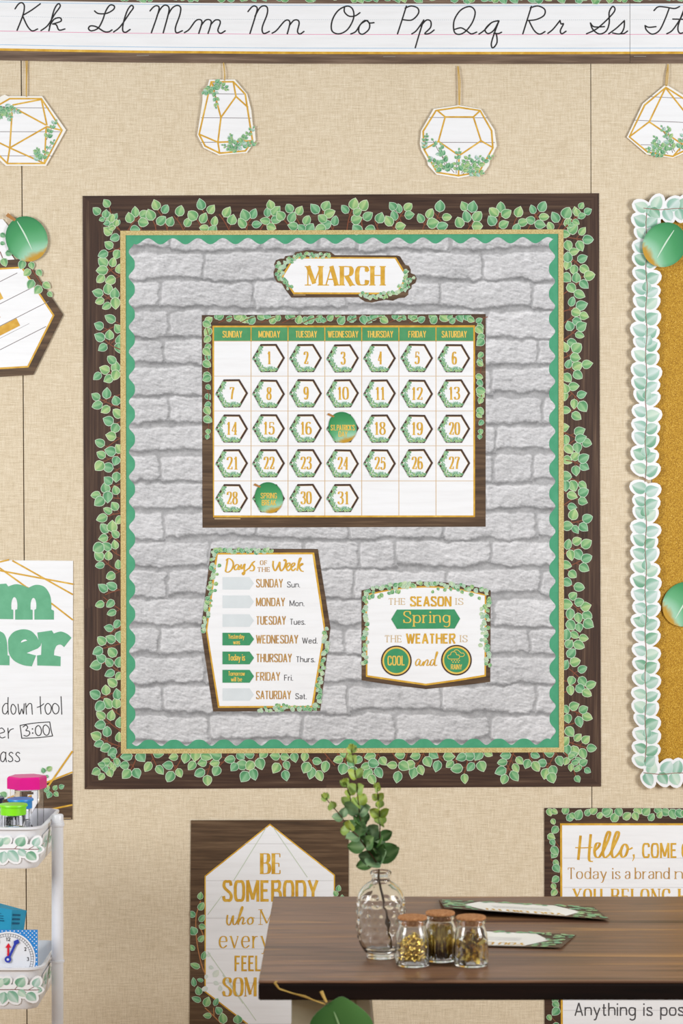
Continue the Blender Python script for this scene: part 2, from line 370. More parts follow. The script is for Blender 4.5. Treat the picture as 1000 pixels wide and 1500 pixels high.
def text(mb, s, x0, x1, base, cap, wv, wh=None, h=0.0, serif=False, gap=1.7, space=3.2, ang=0.0, slant=0.0, sw=1.1):
    """stroke lettering fitted between x0 and x1 (pixels) on the baseline"""
    wh = wv if wh is None else wh; u = cap/10; mb.brk()
    tot = 0; pos = []
    g = gap+(1.0 if serif else 0)
    for ch in s:
        if ch == ' ': tot += space; continue
        w = GL[ch][0]; pos.append((ch, tot)); tot += w+g
    tot -= g
    ux = (x1-x0-wv)/max(tot, .01)
    ca, sa = math.cos(ang), math.sin(ang)
    def T(o):
        def q(p):
            X = wv/2+(o+p[0])*ux+slant*p[1]*u; Y = -p[1]*u
            return (x0+X*ca-Y*sa, base+X*sa+Y*ca)
        return q
    ei = (wh/2)/u
    for ch, o in pos:
        q = T(o)
        for k, P in GL[ch][1]:
            # keep round tops and flat bars inside the cap height
            hi = max(p[1] for p in P)
            if k in 'chou':
                P = [(p[0], p[1]+(ei if p[1] <= .35 and p[1] >= -.1 else (-ei if (p[1] >= 9.7 or (6.6 <= p[1] <= 6.75)) and k != 'u' else 0))) for p in P]
            if k in 'l': mb.stroke([q(p) for p in P], h, wv)
            elif k == 't': mb.stroke([q(p) for p in P], h, wh*1.25 if serif else wv)
            elif k == 'y': mb.stroke([q(p) for p in P], h, wh*1.2 if serif else wv*.9)
            elif k == 'h': mb.stroke([q(p) for p in P], h, wh if not serif else wh)
            elif k in 'cu': mb.stroke([q(p) for p in spline(P)], h, wv, wh)
            elif k == 'o': mb.stroke([q(p) for p in spline(P, True)], h, wv, wh, closed=True)
            elif k == 'd': mb.disc(*q(P[0]), wv*.62, h+mb.lift(), 10)
            if serif:
                if k in 'ltu':
                    for e, oth in ((P[0], P[-1]), (P[-1], P[0])):
                        if min(abs(e[1]-z) for z in (0, 10, 6.7, -3)) < .05 and abs(oth[1]-e[1]) > 3:
                            joined = sum(1 for kk, PP in GL[ch][1] for e2 in (PP[0], PP[-1]) if abs(e2[0]-e[0])+abs(e2[1]-e[1]) < .1)
                            if joined > 1 and ch in 'MNWAVvw41' and not (ch == 'M' and e[1] < .1): 
                                if not (ch == 'M' or ch == 'N'): continue
                            left = ch.islower() and e[1] > 5
                            yy = e[1]+(ei if e[1] < 5 else -ei)
                            mb.stroke([q((e[0]-sw, yy)), q((e[0]+(0 if left else sw), yy))], h, wh)
                if k == 'h' and ch in 'EFLTZ257':
                    e = P[-1]; d = 1 if e[1] < 1 else -1
                    mb.stroke([q((e[0], e[1])), q((e[0], e[1]+d*1.7))], h, wh*1.2)
                if k == 'c' and ch in 'CSG' :
                    e = P[0]; mb.stroke([q((e[0], 9.8)), q((e[0], e[1]-.4))], h, wh)
                    if ch == 'S': e = P[-1]; mb.stroke([q((e[0], .2)), q((e[0], e[1]+.4))], h, wh)
    return mb
def brush(mb, strokes, h, w, org=(0, 0), sc=1.0, wh=None, taper=False):
    """traced handwriting: lists of points in zoomed pixels"""
    mb.brk()
    for P in strokes:
        closed = P[0] == 'o'
        pts = [(org[0]+p[0]/sc, org[1]+p[1]/sc) for p in (P[1:] if closed else P)]
        c = spline(pts, closed, 7)
        mb.stroke(c, h, w, wh, closed=closed, caps=not closed and wh is None, taper=(lambda t: .35+.65*math.sin(math.pi*min(1, max(0, t*.96+.02)))**.5) if taper else None)
    return mb
def rect(x0, y0, x1, y1): return [(x0, y0), (x1, y0), (x1, y1), (x0, y1)]
def inset(pts, d):
    """offset a convex-ish polygon inwards by d pixels"""
    a = sum(pts[i-1][0]*pts[i][1]-pts[i][0]*pts[i-1][1] for i in range(len(pts))); sg = 1 if a > 0 else -1
    out = []; N = len(pts)
    for i in range(N):
        p0, p, p1 = pts[i-1], pts[i], pts[(i+1) % N]
        d1 = Vector((p[0]-p0[0], p[1]-p0[1])).normalized(); d2 = Vector((p1[0]-p[0], p1[1]-p[1])).normalized()
        n1 = Vector((-d1.y, d1.x))*sg; n2 = Vector((-d2.y, d2.x))*sg
        bis = n1+n2; k = d/max(.2, (1+n1.dot(n2))); out.append((p[0]+bis.x*k, p[1]+bis.y*k))
    return out
def L3(*cs): return tuple(lin(c) for c in cs)
GREENS = [L3((62, 128, 82), (108, 166, 114), (162, 202, 150), (222, 234, 210)), L3((74, 138, 86), (122, 176, 116), (178, 208, 148), (226, 236, 210)),
          L3((56, 122, 78), (102, 164, 116), (154, 200, 156), (218, 234, 214)), L3((84, 142, 84), (138, 184, 118), (196, 214, 150), (230, 236, 208))]
TEALS = [L3((92, 156, 126), (152, 194, 172), (216, 228, 222), (226, 236, 231)), L3((112, 168, 146), (172, 206, 191), (224, 232, 231), (232, 238, 237)),
         L3((72, 140, 102), (136, 184, 155), (202, 222, 208), (220, 232, 224)), L3((126, 178, 152), (184, 214, 194), (222, 232, 218), (232, 240, 234))]
DARKS = [L3((30, 96, 66), (84, 150, 104), (150, 198, 150), (196, 220, 184)), L3((44, 116, 80), (110, 172, 128), (170, 212, 170), (206, 228, 200))]
STEM = lin((128, 74, 50))
LIGHTS = [tuple(hexmix(c, (.92, .95, .90), .30) for c in g) for g in GREENS]
def branch(mb, x, y, ang, length, lw, h, pals, size=16, n=5, stem=STEM, wd=.85):
    """printed twig with leaves: base at (x, y)"""
    bend = R.uniform(-.25, .25); P = []
    for i in range(5):
        t = i/4; a = ang+bend*t; P.append((x+length*t*math.cos(a), y+length*t*math.sin(a)))
    mb.stroke(P, h, lw, col=stem)
    for i, t in enumerate((.35, .62, .85)):
        q = P[min(4, int(t*4))]
        for sd in (-1, 1):
            if R.random() < .82:
                s2 = size*R.uniform(.72, 1.08); mb.leaf(q[0], q[1], ang+sd*R.uniform(.7, 1.25), s2, s2*wd*R.uniform(.8, 1.05), h+2e-4, R.choice(pals), n)
    s2 = size*R.uniform(.85, 1.15); mb.leaf(*P[-1], ang+bend+R.uniform(-.2, .2), s2, s2*wd, h+2e-4, R.choice(pals), n)

# ------------------------------------------------------------------ room
def structure(name, mb, mat):
    org = Vector((0, 0, 0)); me = mb.mesh(name, mat, org); o = bpy.data.objects.new(name, me); C.objects.link(o); o['kind'] = 'structure'; return o
mb = MB()
SEAM = ((31.0, 37.0), (865.0, 866.5))
def seam_x(k, z):
    a, b = SEAM[k]; y = 750-(z-ZC)/S
    return ((a+(b-a)*(y-100)/1000)-500)*S
zs = (0.0, 2.9)
cuts = [[(-2.4, -2.4)], [(seam_x(0, 0)-.0011, seam_x(0, 2.9)-.0011), (seam_x(0, 0)+.0011, seam_x(0, 2.9)+.0011)], [(seam_x(1, 0)-.0008, seam_x(1, 2.9)-.0008), (seam_x(1, 0)+.0008, seam_x(1, 2.9)+.0008)], [(2.4, 2.4)]]
for (a, b) in ((cuts[0][0], cuts[1][0]), (cuts[1][1], cuts[2][0]), (cuts[2][1], cuts[3][0])):
    i = [mb.vert(p) for p in ((a[0], 0, 0), (b[0], 0, 0), (b[1], 0, 2.9), (a[1], 0, 2.9), (a[0], .02, 0), (b[0], .02, 0), (b[1], .02, 2.9), (a[1], .02, 2.9))]
    for q in ((0, 1, 2, 3), (5, 4, 7, 6), (4, 0, 3, 7), (1, 5, 6, 2), (3, 2, 6, 7), (4, 5, 1, 0)): mb.f.append([i[k] for k in q])
mb.box(-2.4, 2.4, .02, .05, 0, 2.9)
structure('wall_back', mb, 'linen')
structure('floor', MB().box(-2.4, 2.4, -5.6, .05, -.05, 0), 'floor_oak')

# ------------------------------------------------------------------ brick paper backdrop
def vnoise(x, y, seed):
    rs = np.random.RandomState(seed); g = rs.rand(257, 257); xi = np.floor(x).astype(int); yi = np.floor(y).astype(int)
    fx = x-xi; fy = y-yi; fx = fx*fx*(3-2*fx); fy = fy*fy*(3-2*fy); xi %= 256; yi %= 256
    return (g[yi, xi]*(1-fx)+g[yi, xi+1]*fx)*(1-fy)+(g[yi+1, xi]*(1-fx)+g[yi+1, xi+1]*fx)*fy
def fbm(x, y, seed, o=4, ga=.55):
    r = 0; a = 1; t = 0
    for k in range(o): r = r+a*vnoise(x*2**k+17*k, y*2**k+31*k, seed+k); t += a; a *= ga
    return r/t
def brick_backdrop():
    x0, x1, y0, y1, st = 178, 824, 340, 1101, 1.25
    xs = np.arange(x0, x1+st, st); ys = np.arange(y0, y1+st, st); X, Y = np.meshgrid(xs, ys)
    def height(X, Y):
        wx = X+10*(fbm(X/30, Y/30, 3)-.5)+5*(fbm(X/8, Y/8, 9)-.5); wy = Y+10*(fbm(X/42, Y/30, 5)-.5)+5.5*(fbm(X/9, Y/9, 12)-.5)
        RH = 42.3; row = np.floor((wy-371)/RH).astype(int); vy = (wy-371)-row*RH
        off = np.where(row % 2 == 0, 307.0, 242.0)
        jr = np.array([((k*7919) % 13-6)*1.6 for k in range(-50, 50)])[row+50]
        BW = 136.5; u = (wx-off-jr)/BW; bi = np.floor(u).astype(int); vx = (u-bi)*BW
        cut = (((bi*31+row*17) % 11) == 3); vx2 = np.where(cut & (vx > 82), vx-82, vx); wd = np.where(cut, np.where(vx > 82, BW-82, 82.0), BW)
        topm = .4+1.2*(((bi*13+row*7) % 5)/4); botm = np.clip(2.6+5.6*(((bi*5+row*3) % 7)/6)+9*(fbm(X/34, Y/90, 66, 3)-.5), 1.2, 11)
        dx_ = np.minimum(vx2-.9, wd-1.7-vx2); dy_ = np.minimum(vy-topm, RH-botm-vy); rr = 6.0
        ox = np.maximum(rr-dx_, 0); oy = np.maximum(rr-dy_, 0); d = np.where((ox > 0) & (oy > 0), rr-np.hypot(ox, oy), np.minimum(dx_, dy_))
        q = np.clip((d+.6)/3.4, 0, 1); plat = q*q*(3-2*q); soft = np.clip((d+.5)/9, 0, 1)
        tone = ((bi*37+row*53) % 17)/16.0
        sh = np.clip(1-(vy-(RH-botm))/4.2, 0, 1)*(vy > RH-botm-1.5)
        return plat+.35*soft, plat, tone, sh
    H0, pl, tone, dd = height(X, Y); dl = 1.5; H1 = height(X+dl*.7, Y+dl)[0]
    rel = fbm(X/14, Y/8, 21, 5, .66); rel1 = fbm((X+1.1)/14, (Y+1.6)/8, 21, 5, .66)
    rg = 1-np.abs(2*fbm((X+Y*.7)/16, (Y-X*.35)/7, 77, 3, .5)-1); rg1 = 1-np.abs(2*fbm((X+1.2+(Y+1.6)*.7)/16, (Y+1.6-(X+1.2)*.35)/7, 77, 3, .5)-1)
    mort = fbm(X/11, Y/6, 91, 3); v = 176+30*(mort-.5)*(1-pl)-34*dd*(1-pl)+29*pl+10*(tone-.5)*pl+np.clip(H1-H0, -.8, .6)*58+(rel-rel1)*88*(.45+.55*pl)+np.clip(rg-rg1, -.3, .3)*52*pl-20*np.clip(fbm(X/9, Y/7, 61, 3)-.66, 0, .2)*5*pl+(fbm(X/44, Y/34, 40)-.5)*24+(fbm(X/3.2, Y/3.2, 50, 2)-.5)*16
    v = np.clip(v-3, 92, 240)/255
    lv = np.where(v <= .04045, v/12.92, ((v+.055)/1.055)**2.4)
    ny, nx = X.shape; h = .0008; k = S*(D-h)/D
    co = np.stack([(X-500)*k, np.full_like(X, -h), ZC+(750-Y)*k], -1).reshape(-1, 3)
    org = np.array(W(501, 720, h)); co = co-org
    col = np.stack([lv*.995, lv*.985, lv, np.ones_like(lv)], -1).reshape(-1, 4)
    idx = np.arange(ny*nx).reshape(ny, nx)
    f = np.stack([idx[:-1, :-1], idx[1:, :-1], idx[1:, 1:], idx[:-1, 1:]], -1).reshape(-1, 4)
    me = bpy.data.meshes.new('brick_backdrop'); me.vertices.add(len(co)); me.vertices.foreach_set('co', co.astype(np.float32).ravel())
    me.loops.add(f.size); me.loops.foreach_set('vertex_index', f.astype(np.int32).ravel())
    me.polygons.add(len(f)); me.polygons.foreach_set('loop_start', np.arange(0, f.size, 4, dtype=np.int32))
    me.update(calc_edges=True)
    ca = me.color_attributes.new('Col', 'FLOAT_COLOR', 'POINT'); ca.data.foreach_set('color', col.astype(np.float32).ravel())
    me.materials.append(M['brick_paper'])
    o = bpy.data.objects.new('brick_backdrop', me); C.objects.link(o); o.location = org
    o['label'] = 'grey whitewashed brick print paper backing the framed calendar board'; o['category'] = 'backing paper'
brick_backdrop()

# ------------------------------------------------------------------ board borders
OUT = [(121, 287), (877, 283), (880, 1152), (124, 1156)]
INN = [(176, 338), (825, 336), (826, 1102), (177, 1104)]
GIN = [(184, 344.5), (817.5, 342.5), (818.5, 1095), (185, 1097)]
GIN2 = [(180, 341), (821, 339), (822, 1099), (181, 1101)]
def lerp(a, b, t): return (a[0]+(b[0]-a[0])*t, a[1]+(b[1]-a[1])*t)
def cut_quad(i, ring_a, ring_b, t0, t1):
    j = (i+1) % 4
    return [lerp(ring_a[i], ring_a[j], t0), lerp(ring_a[i], ring_a[j], t1), lerp(ring_b[i], ring_b[j], t1), lerp(ring_b[i], ring_b[j], t0)]
SIDES = [(0, 'top', [(0, 1)]), (1, 'right', [(0, .695), (.695, 1)]), (2, 'bottom', [(0, .532), (.532, 1)]), (3, 'left', [(0, .303), (.303, 1)])]
BL = {('top', 0): 'dark wood leaf border strip running along the top of the brick board',
      ('right', 0): 'long upper leaf border strip on the glitter panel side of the brick board',
      ('right', 1): 'short lower leaf border strip on the glitter panel side of the brick board',
      ('bottom', 0): 'leaf border strip under the brick board on the Hello poster side',
      ('bottom', 1): 'dark wood leaf border strip under the brick board, above the be somebody poster',
      ('left', 0): 'short lower dark wood leaf border strip beside the white green-lettered poster',
      ('left', 1): 'longer upper dark wood leaf border strip beside the gold-lettered hexagon'}
def lf(t0, t1): return t0, t1
for i, side, spans in SIDES:
    j = (i+1) % 4; e0, e1 = Vector(INN[i]), Vector(INN[j]); ln = (e1-e0).length; eu = (e1-e0)/ln; ev = Vector((eu.y, -eu.x))
    for k, (t0, t1) in enumerate(spans):
        q = cut_quad(i, OUT, GIN, t0, t1); c = W(sum(p[0] for p in q)/4, sum(p[1] for p in q)/4, .0014)
        root = thing('leaf_border', BL[(side, k)], 'border strip', c, 'wood and leaf border strips framing the brick board')
        part('wood_strip', MB().prism(q, .0012, .0018), 'wood_print_across' if i % 2 == 0 else 'wood_print_upright', root)
        lm = MB(); u = ln*t0+9; tog = 0; used = []; na = math.atan2(ev.y, ev.x)
        def bleaf(p0, an, s2, w2, gap=10.5, petiole=0):
            """leaf on a short stalk, only where it does not bury another"""
            dr = Vector((math.cos(an), math.sin(an))); p1 = p0+dr*petiole; c = p1+dr*(s2*.5)
            v_ = (c-e0).dot(ev); u_ = (c-e0).dot(eu)
            if v_ < 1 or v_ > 47 or u_ < ln*t0-(30 if t0 == 0 else -4) or u_ > ln*t1+(30 if t1 == 1 else -4) or any((c-q).length < gap for q in used): return
            used.append(c)
            if petiole: lm.stroke([tuple(p0), tuple(p1+dr*1.5)], .0019, 1.1, col=STEM)
            lm.leaf(p1.x, p1.y, an, s2, s2*w2, .0021, R.choice(GREENS), 7)
        while u < ln*t1-9:
            b = e0+eu*u; tilt = R.choice((-1, 1))*R.uniform(.2, .8); an = na+tilt; tog += 1
            reach = (R.uniform(24, 35) if tog % 3 else R.uniform(14, 20))
            tipx, tipv = math.sin(tilt)*reach, math.cos(tilt)*reach
            q0 = b-ev*4; q1 = b+eu*(tipx*.5+R.uniform(-1.5, 1.5))+ev*(tipv*.5); q2_ = b+eu*tipx+ev*tipv
            lm.stroke(spline([tuple(q0), tuple(q1), tuple(q2_)]), .0019, 1.5, col=STEM)
            bleaf(q2_, an+R.uniform(-.35, .35), R.uniform(15, 19), R.uniform(.72, .92), 8.5)
            for f_ in ((.70, .38, .1) if tog % 3 else (.45, .05)):
                for sd in (-1, 1):
                    bleaf(b+eu*(tipx*f_)+ev*(tipv*f_), an+sd*R.uniform(.7, 1.2), R.uniform(14.5, 19), R.uniform(.7, .88), 11, R.uniform(3, 6.5))
            u += R.uniform(21, 26) if tog % 3 else R.uniform(17, 21)
        for q2 in range(150):
            vv = R.uniform(-6, 14); p0 = e0+eu*R.uniform(ln*t0+4, ln*t1-4)+ev*vv
            bleaf(p0, na+R.uniform(-1.1, 1.1), R.uniform(14, 18.5), R.uniform(.75, .92), 12.5)
        for (cu, sg) in (((-26, 0)), ((ln+26, 1))):
            if (cu < 0 and t0 == 0) or (cu > 0 and t1 == 1):
                lm.brk()
                b = e0+eu*(0 if cu < 0 else ln); ang = math.atan2(ev.y, ev.x)+(-.9 if cu < 0 else .9)
                branch(lm, b.x, b.y, ang, 38, 1.6, .0026, GREENS, 13, 6)
        part('leaf_print', lm, 'print', root, 'green leaves on brown twigs')
        part('gold_edge', MB().poly(cut_quad(i, INN, GIN, t0, t1), .0027), 'gold_burlap', root, 'gold burlap edge')
    # scalloped strip
    for k, (t0, t1) in enumerate(spans):
        g0, g1 = Vector(GIN2[i]), Vector(GIN2[j]); ln2 = (g1-g0).length; eu2 = (g1-g0)/ln2; iv = -Vector((eu2.y, -eu2.x))
        N = max(40, int(ln2*(t1-t0)/2)); low = []
        for s_ in range(N+1):
            u = ln2*(t0+(t1-t0)*s_/N)
            cw = .5-.5*math.cos(2*math.pi*u/36.6); dep = 8.2+9.0*(cw if side == 'top' else 1-(1-cw)**1.7)
            dep = min(dep, max(0.01, u), max(0.01, ln2-u)) if (u < 20 or u > ln2-20) else dep
            p = g0+eu2*u+iv*dep; low.append((p.x, p.y))
        a, b = g0+eu2*(ln2*t0), g0+eu2*(ln2*t1)
        o = single('scalloped_border', MB().prism([(a.x, a.y), (b.x, b.y)]+low[::-1], .00085, .00118), 'scallop_green',
               {'top': 'green scalloped strip along the top inside of the gold edge', 'right0': 'upper green scalloped strip inside the gold edge on the glitter board side',
                'right1': 'lower green scalloped strip inside the gold edge on the glitter board side', 'bottom0': 'green scalloped strip at the foot of the bricks under the season sign',
                'bottom1': 'green scalloped strip at the foot of the bricks under the days chart', 'left0': 'lower green scalloped strip beside the days of the week chart',
                'left1': 'upper green scalloped strip on the hexagon side of the calendar'}[side+(str(k) if side != 'top' else '')], 'border strip', 'green scalloped border strips')

# ------------------------------------------------------------------ calendar
def edge_leaves(mb, path, count, size, h, pals, spread=6, n=4, wd=.8, jitter=.9):
    """leaves scattered along a pixel polyline"""
    mb.brk()
    seg = [(Vector(path[i]), Vector(path[i+1])) for i in range(len(path)-1)]; tot = sum((b-a).length for a, b in seg)
    for k in range(count):
        d = tot*(k+R.random())/count
        for a, b in seg:
            q = (b-a).length
            if d <= q or (a, b) == seg[-1]:
                p = a+(b-a)*min(1, d/q); t = math.atan2((b-a).y, (b-a).x); break
            d -= q
        nn = Vector((-(b-a).y, (b-a).x)).normalized(); p = p+nn*R.uniform(-spread, spread)
        s2 = size*R.uniform(.7, 1.15); an = t+R.choice((-1, 1))*R.uniform(.4, .4+jitter)
        mb.leaf(p.x-math.cos(an)*s2/2, p.y-math.sin(an)*s2/2, an, s2, s2*wd, h+(k % 5)*6e-5, R.choice(pals), n)
    return mb
CX = [313.5, 367.6, 421.7, 475.6, 529.6, 584, 638.3, 692.5]; RY = [499.5, 551, 602, 653, 704.5, 755]
root = thing('wall_calendar', 'large calendar chart with dark wood and leaf edge, green weekday headings and white day boxes', 'calendar', W(503, 617, .001))
part('backing', MB().prism([(295.5, 461.5), (711, 460), (711, 771.5), (296.5, 773)], .0009, .0014), 'wood_print_warm', root)
lm = MB(); lm.lim = (296.2, 461.6, 710.6, 771)
edge_leaves(lm, [(303, 466), (708, 465)], 44, 14, .0015, GREENS, 4.5, 6)
edge_leaves(lm, [(303.5, 470), (304, 625)], 15, 14, .0015, GREENS, 1.5, 6)
edge_leaves(lm, [(703, 470), (703.5, 625)], 15, 14, .0015, GREENS, 1.5, 6)
for x in (304, 703):
    for y in (480, 520, 565, 605): lm.stroke([(x-2, y), (x+2, y+14), (x, y+30)], .00145, 1.2, col=STEM)
    lm.leaf(x, 628, 1.4, 9, 8, .0015, GREENS[1], 5); lm.leaf(x, 636, 1.7, 8, 7.5, .0015, GREENS[0], 5)
for x in range(320, 700, 31): lm.stroke([(x, 473), (x+10, 468), (x+22, 464)], .00145, 1.2, col=STEM)
part('leaf_print', lm, 'print', root, 'green leaves over the upper edges')
part('gold_edge', MB().poly([(311, 477), (695.5, 476.5), (695.5, 757.5), (312, 758)], .0020), 'gold_print', root)
part('white_panel', MB().poly(rect(313.6, 499.5, 693, 755), .00215), 'paper_white', root)
part('heading_band', MB().poly(rect(313.4, 479.5, 693, 499.5), .00215), 'calendar_green', root, 'green band behind the weekday names')
gm = MB()
for x in CX[1:-1]: gm.poly(rect(x-.5, 479.5, x+.5, 755), .0023)
for y in RY[1:-1]: gm.poly(rect(313.6, y-.4, 693, y+.4), .00226)
gm.poly(rect(313.4, 499.2, 693, 500.2), .0023)
part('grid', gm, 'grid_line', root)
gm = MB()
for x in CX[1:-1]: gm.brk().poly(rect(x-.7, 478, x+.7, 499.5), .0024)
part('heading_divider', gm, 'gold_print', root)
tm = MB()
for k, s_ in enumerate(('SUNDAY', 'MONDAY', 'TUESDAY', 'WEDNESDAY', 'THURSDAY', 'FRIDAY', 'SATURDAY')):
    hw = (14.6, 16, 16, 22.6, 19.3, 13.2, 18.6)[k]; c = (CX[k]+CX[k+1])/2-.3
    text(tm, s_, c-hw, c+hw, 494.4, 9.6, 1.5, 1.35, .0024, gap=2.3)
part('lettering', tm, 'gold_pale_print', root, 'gold weekday names')
fm = MB().poly(rect(314, 759.3, 352, 760.5), .0016)
part('imprint', fm, 'gold_tan_print', root)

COLX = [339.4, 393.4, 447.6, 501.8, 555.9, 610.3, 664.7]; ROWY = [524.7, 576.5, 627.8, 678.6, 729.6]
def hexa(cx, cy, rx, ry, cut=.485): return [(cx-rx, cy), (cx-rx*cut, cy-ry), (cx+rx*cut, cy-ry), (cx+rx, cy), (cx+rx*cut, cy+ry), (cx-rx*cut, cy+ry)]
ORG = W(500, 750, 0)
def local_mesh(name, mb, mat): return mb.mesh(name, mat, ORG)
hx = hexa(500, 750, 23.7, 20.6)
me_border = local_mesh('card_border', MB().prism(hx, .0, .0005), 'wood_print_across')
me_gold = local_mesh('gold_line', MB().poly(hexa(500, 750, 20.6, 17.8), .00055), 'gold_tan_print')
me_face = local_mesh('card_face', MB().poly(hexa(500, 750, 20.0, 17.2), .0006), 'paper_white')
lm = MB()
edge_leaves(lm, [(490, 734), (480.5, 750), (490, 766.5), (512, 767.5)], 60, 4.6, .00065, DARKS+GREENS, 2.6, 3, .7)
edge_leaves(lm, [(491, 736), (484, 750), (491.5, 763.5), (509, 764.5)], 26, 3.2, .00068, TEALS+GREENS, 1.5, 3, .7)
me_leaf = local_mesh('leaf_print', lm, 'print')
def child(name, me, root, loc=(0, 0, 0)):
    o = bpy.data.objects.new(name, me); C.objects.link(o); o.parent = root; o.location = loc; return o
day = 1; col = 1; row = 0
NUMW = {1: 9.5, 2: 9.2}
while day <= 31:
    cx, cy = COLX[col], ROWY[row]+R.uniform(-.4, .4)
    hidden = {17: 'hexagon calendar card showing only its corners behind the St Patricks Day leaf card', 29: 'hexagon calendar card showing only its corners behind the Spring Break leaf card'}
    root = thing('number_card', hidden.get(day, 'white hexagon calendar card printed with the gold number %d' % day), 'calendar card', W(cx, cy, .0026), 'hexagon day cards on the calendar')
    root.rotation_euler = (0, R.uniform(-.02, .02), 0); root.location.y -= .00002*(day % 3)
    for nm, me in (('card_border', me_border), ('gold_line', me_gold), ('card_face', me_face), ('leaf_print', me_leaf)): child(nm, me, root)
    if day not in hidden:
        s_ = str(day); hw = 3.9 if len(s_) == 1 else 8.4
        if s_ == '1': hw = 3.0
        if s_ == '11': hw = 7.0
        tm = MB(); text(tm, s_, 500-hw+.5, 500+hw+.5, 759.2, 18.8, 2.7, 1.25, .0008, True, 1.3, sw=1.4)
        child('numeral', local_mesh('numeral', tm, 'gold_print'), root)
    day += 1; col += 1
    if col == 7: col = 0; row += 1

def leaf_card(cx, cy, rx, ry, stem, tip_ang, h0, root, big=True, rim=None):
    """round watercolour leaf cut-out with a gold dipped tip; returns the body builder"""
    m_ = MB(); N = 40; K = 7; rows = []
    gold = lin((196, 150, 44)); gr = [lin((44, 130, 76)), lin((66, 152, 92)), lin((104, 178, 126)), lin((160, 208, 178))]
    for i in range(N):
        a = 2*math.pi*i/N
        rr = 1+.05*math.cos(2*(a-tip_ang))
        row = []
        for k in range(K+1):
            f_ = k/K; x = rx*rr*f_*math.cos(a); y = ry*rr*f_*math.sin(a)
            along = (x*math.cos(tip_ang)/rx+y*math.sin(tip_ang)/ry); side = (-x*math.sin(tip_ang)/rx+y*math.cos(tip_ang)/ry)
            g = (along+1)/2+.08*math.sin(3*side+1); c = hexmix(gr[0], gr[1], min(1, g/.35)) if g < .35 else hexmix(gr[1], gr[2], min(1, (g-.35)/.3)) if g < .65 else hexmix(gr[2], gr[3], min(1, (g-.65)/.2))
            c = hexmix(c, gold, min(1, max(0, (g+.30*f_-1.12+.02*math.sin(side*7))/.08)))
            c = hexmix(c, lin((30, 104, 60)), .35*max(0, f_-.85)/.15*(1 if g < .75 else 0))
            row.append(m_.vert(W(cx+x, cy+y, h0), c))
        rows.append(row)
    for i in range(N):
        a, b = rows[i], rows[(i+1) % N]
        for k in range(K): m_.f.append([a[k+1], a[k], b[k], b[k+1]] if k else [a[1], a[0], b[1]])
    # rim thickness
    back = [m_.vert(W(cx+rx*(1+.05*math.cos(2*(2*math.pi*i/N-tip_ang)))*math.cos(2*math.pi*i/N), cy+ry*(1+.05*math.cos(2*(2*math.pi*i/N-tip_ang)))*math.sin(2*math.pi*i/N), h0-.0005), lin((200, 220, 200))) for i in range(N)]
    for i in range(N): j = (i+1) % N; m_.f.append([rows[i][K], rows[j][K], back[j], back[i]])
    m_.f.append(back[::-1])
    part('leaf_face', m_, 'print', root, smooth=False)
    sm_ = MB(); sm_.prism([(stem[0][0]-stem[2], stem[0][1]+stem[2]), (stem[0][0]+stem[2]*.3, stem[0][1]-stem[2]*.6), (stem[1][0]+stem[2]*.6, stem[1][1]-stem[2]*.2), (stem[1][0]-stem[2]*.4, stem[1][1]+stem[2]*.8)], h0-.0004, h0+.0002, lin((176, 122, 62)))
    part('leaf_stem', sm_, 'print', root, 'tan brown stem')
for cx, cy, lines, lb in ((501.6, 626, (('ST. PATRICK\'S', 484.0, 519.5, 630.5), ('DAY', 495.5, 509, 639.8)), 'round green leaf card lettered for St Patricks Day covering a calendar box'),
                          (393.8, 729, (('SPRING', 381.5, 405.5, 730.2), ('BREAK', 383.2, 404.5, 740.4)), 'round green leaf card lettered Spring Break covering a calendar box')):
    root = thing('holiday_leaf_card', lb, 'calendar card', W(cx, cy, .0042), 'leaf shaped holiday cards on the calendar')
    leaf_card(cx, cy, 21.4, 22.0, ((480.5+cx-501.6, 606+cy-626), (489+cx-501.6, 610+cy-626), 1.7), 1.15, .0040, root)
    tm = MB()
    for s_, a, b_, y in lines: text(tm, s_, a, b_, y, 8.2, 1.2, 1.1, .0043, gap=2.2, space=2.2)
    part('lettering', tm, 'gold_pale_print', root, 'yellow gold lettering')

# ------------------------------------------------------------------ MARCH heading card
def Z(o, s_, pts): return [(o[0]+p[0]/s_, o[1]+p[1]/s_) for p in pts]
root = thing('month_card', 'long white card lettered MARCH in gold with leafy dark wood edge above the calendar', 'sign', W(505, 404, .002))
zo = lambda pts: Z((390, 360), 4.348, pts)
part('backing', MB().prism(zo([(160, 330), (118, 275), (100, 242), (68, 232), (50, 200), (46, 168), (58, 140), (50, 118), (62, 92), (88, 82), (112, 82), (120, 66), (150, 62), (172, 60), (186, 40), (220, 36), (250, 28), (290, 28), (330, 36), (370, 34), (410, 40), (436, 60), (830, 62), (850, 67), (885, 122), (905, 126), (918, 150), (918, 174), (944, 184), (957, 210), (948, 238), (925, 250), (922, 272), (905, 284), (902, 312), (880, 330), (840, 334), (805, 350), (760, 344), (715, 352), (670, 362), (630, 356), (600, 338), (590, 328)]), .0010, .0018), 'wood_print_warm', root, 'dark wood edge')
part('gold_line', MB().poly(zo([(172, 308), (96, 192), (172, 72), (826, 74), (900, 196), (836, 310)]), .0019), 'gold_print', root)
part('face', MB().poly(zo([(178, 296), (110, 194), (178, 82), (818, 82), (886, 196), (828, 298)]), .00205), 'paper_white', root)
lm = MB()
edge_leaves(lm, zo([(160, 275), (112, 235), (92, 160), (140, 95), (230, 62), (330, 62), (405, 66)]), 56, 6.6, .0022, GREENS+LIGHTS, 3.6, 5, .78)
edge_leaves(lm, zo([(95, 225), (80, 190), (72, 125), (95, 105)]), 9, 7, .0022, GREENS+LIGHTS, 2.4, 5, .8)
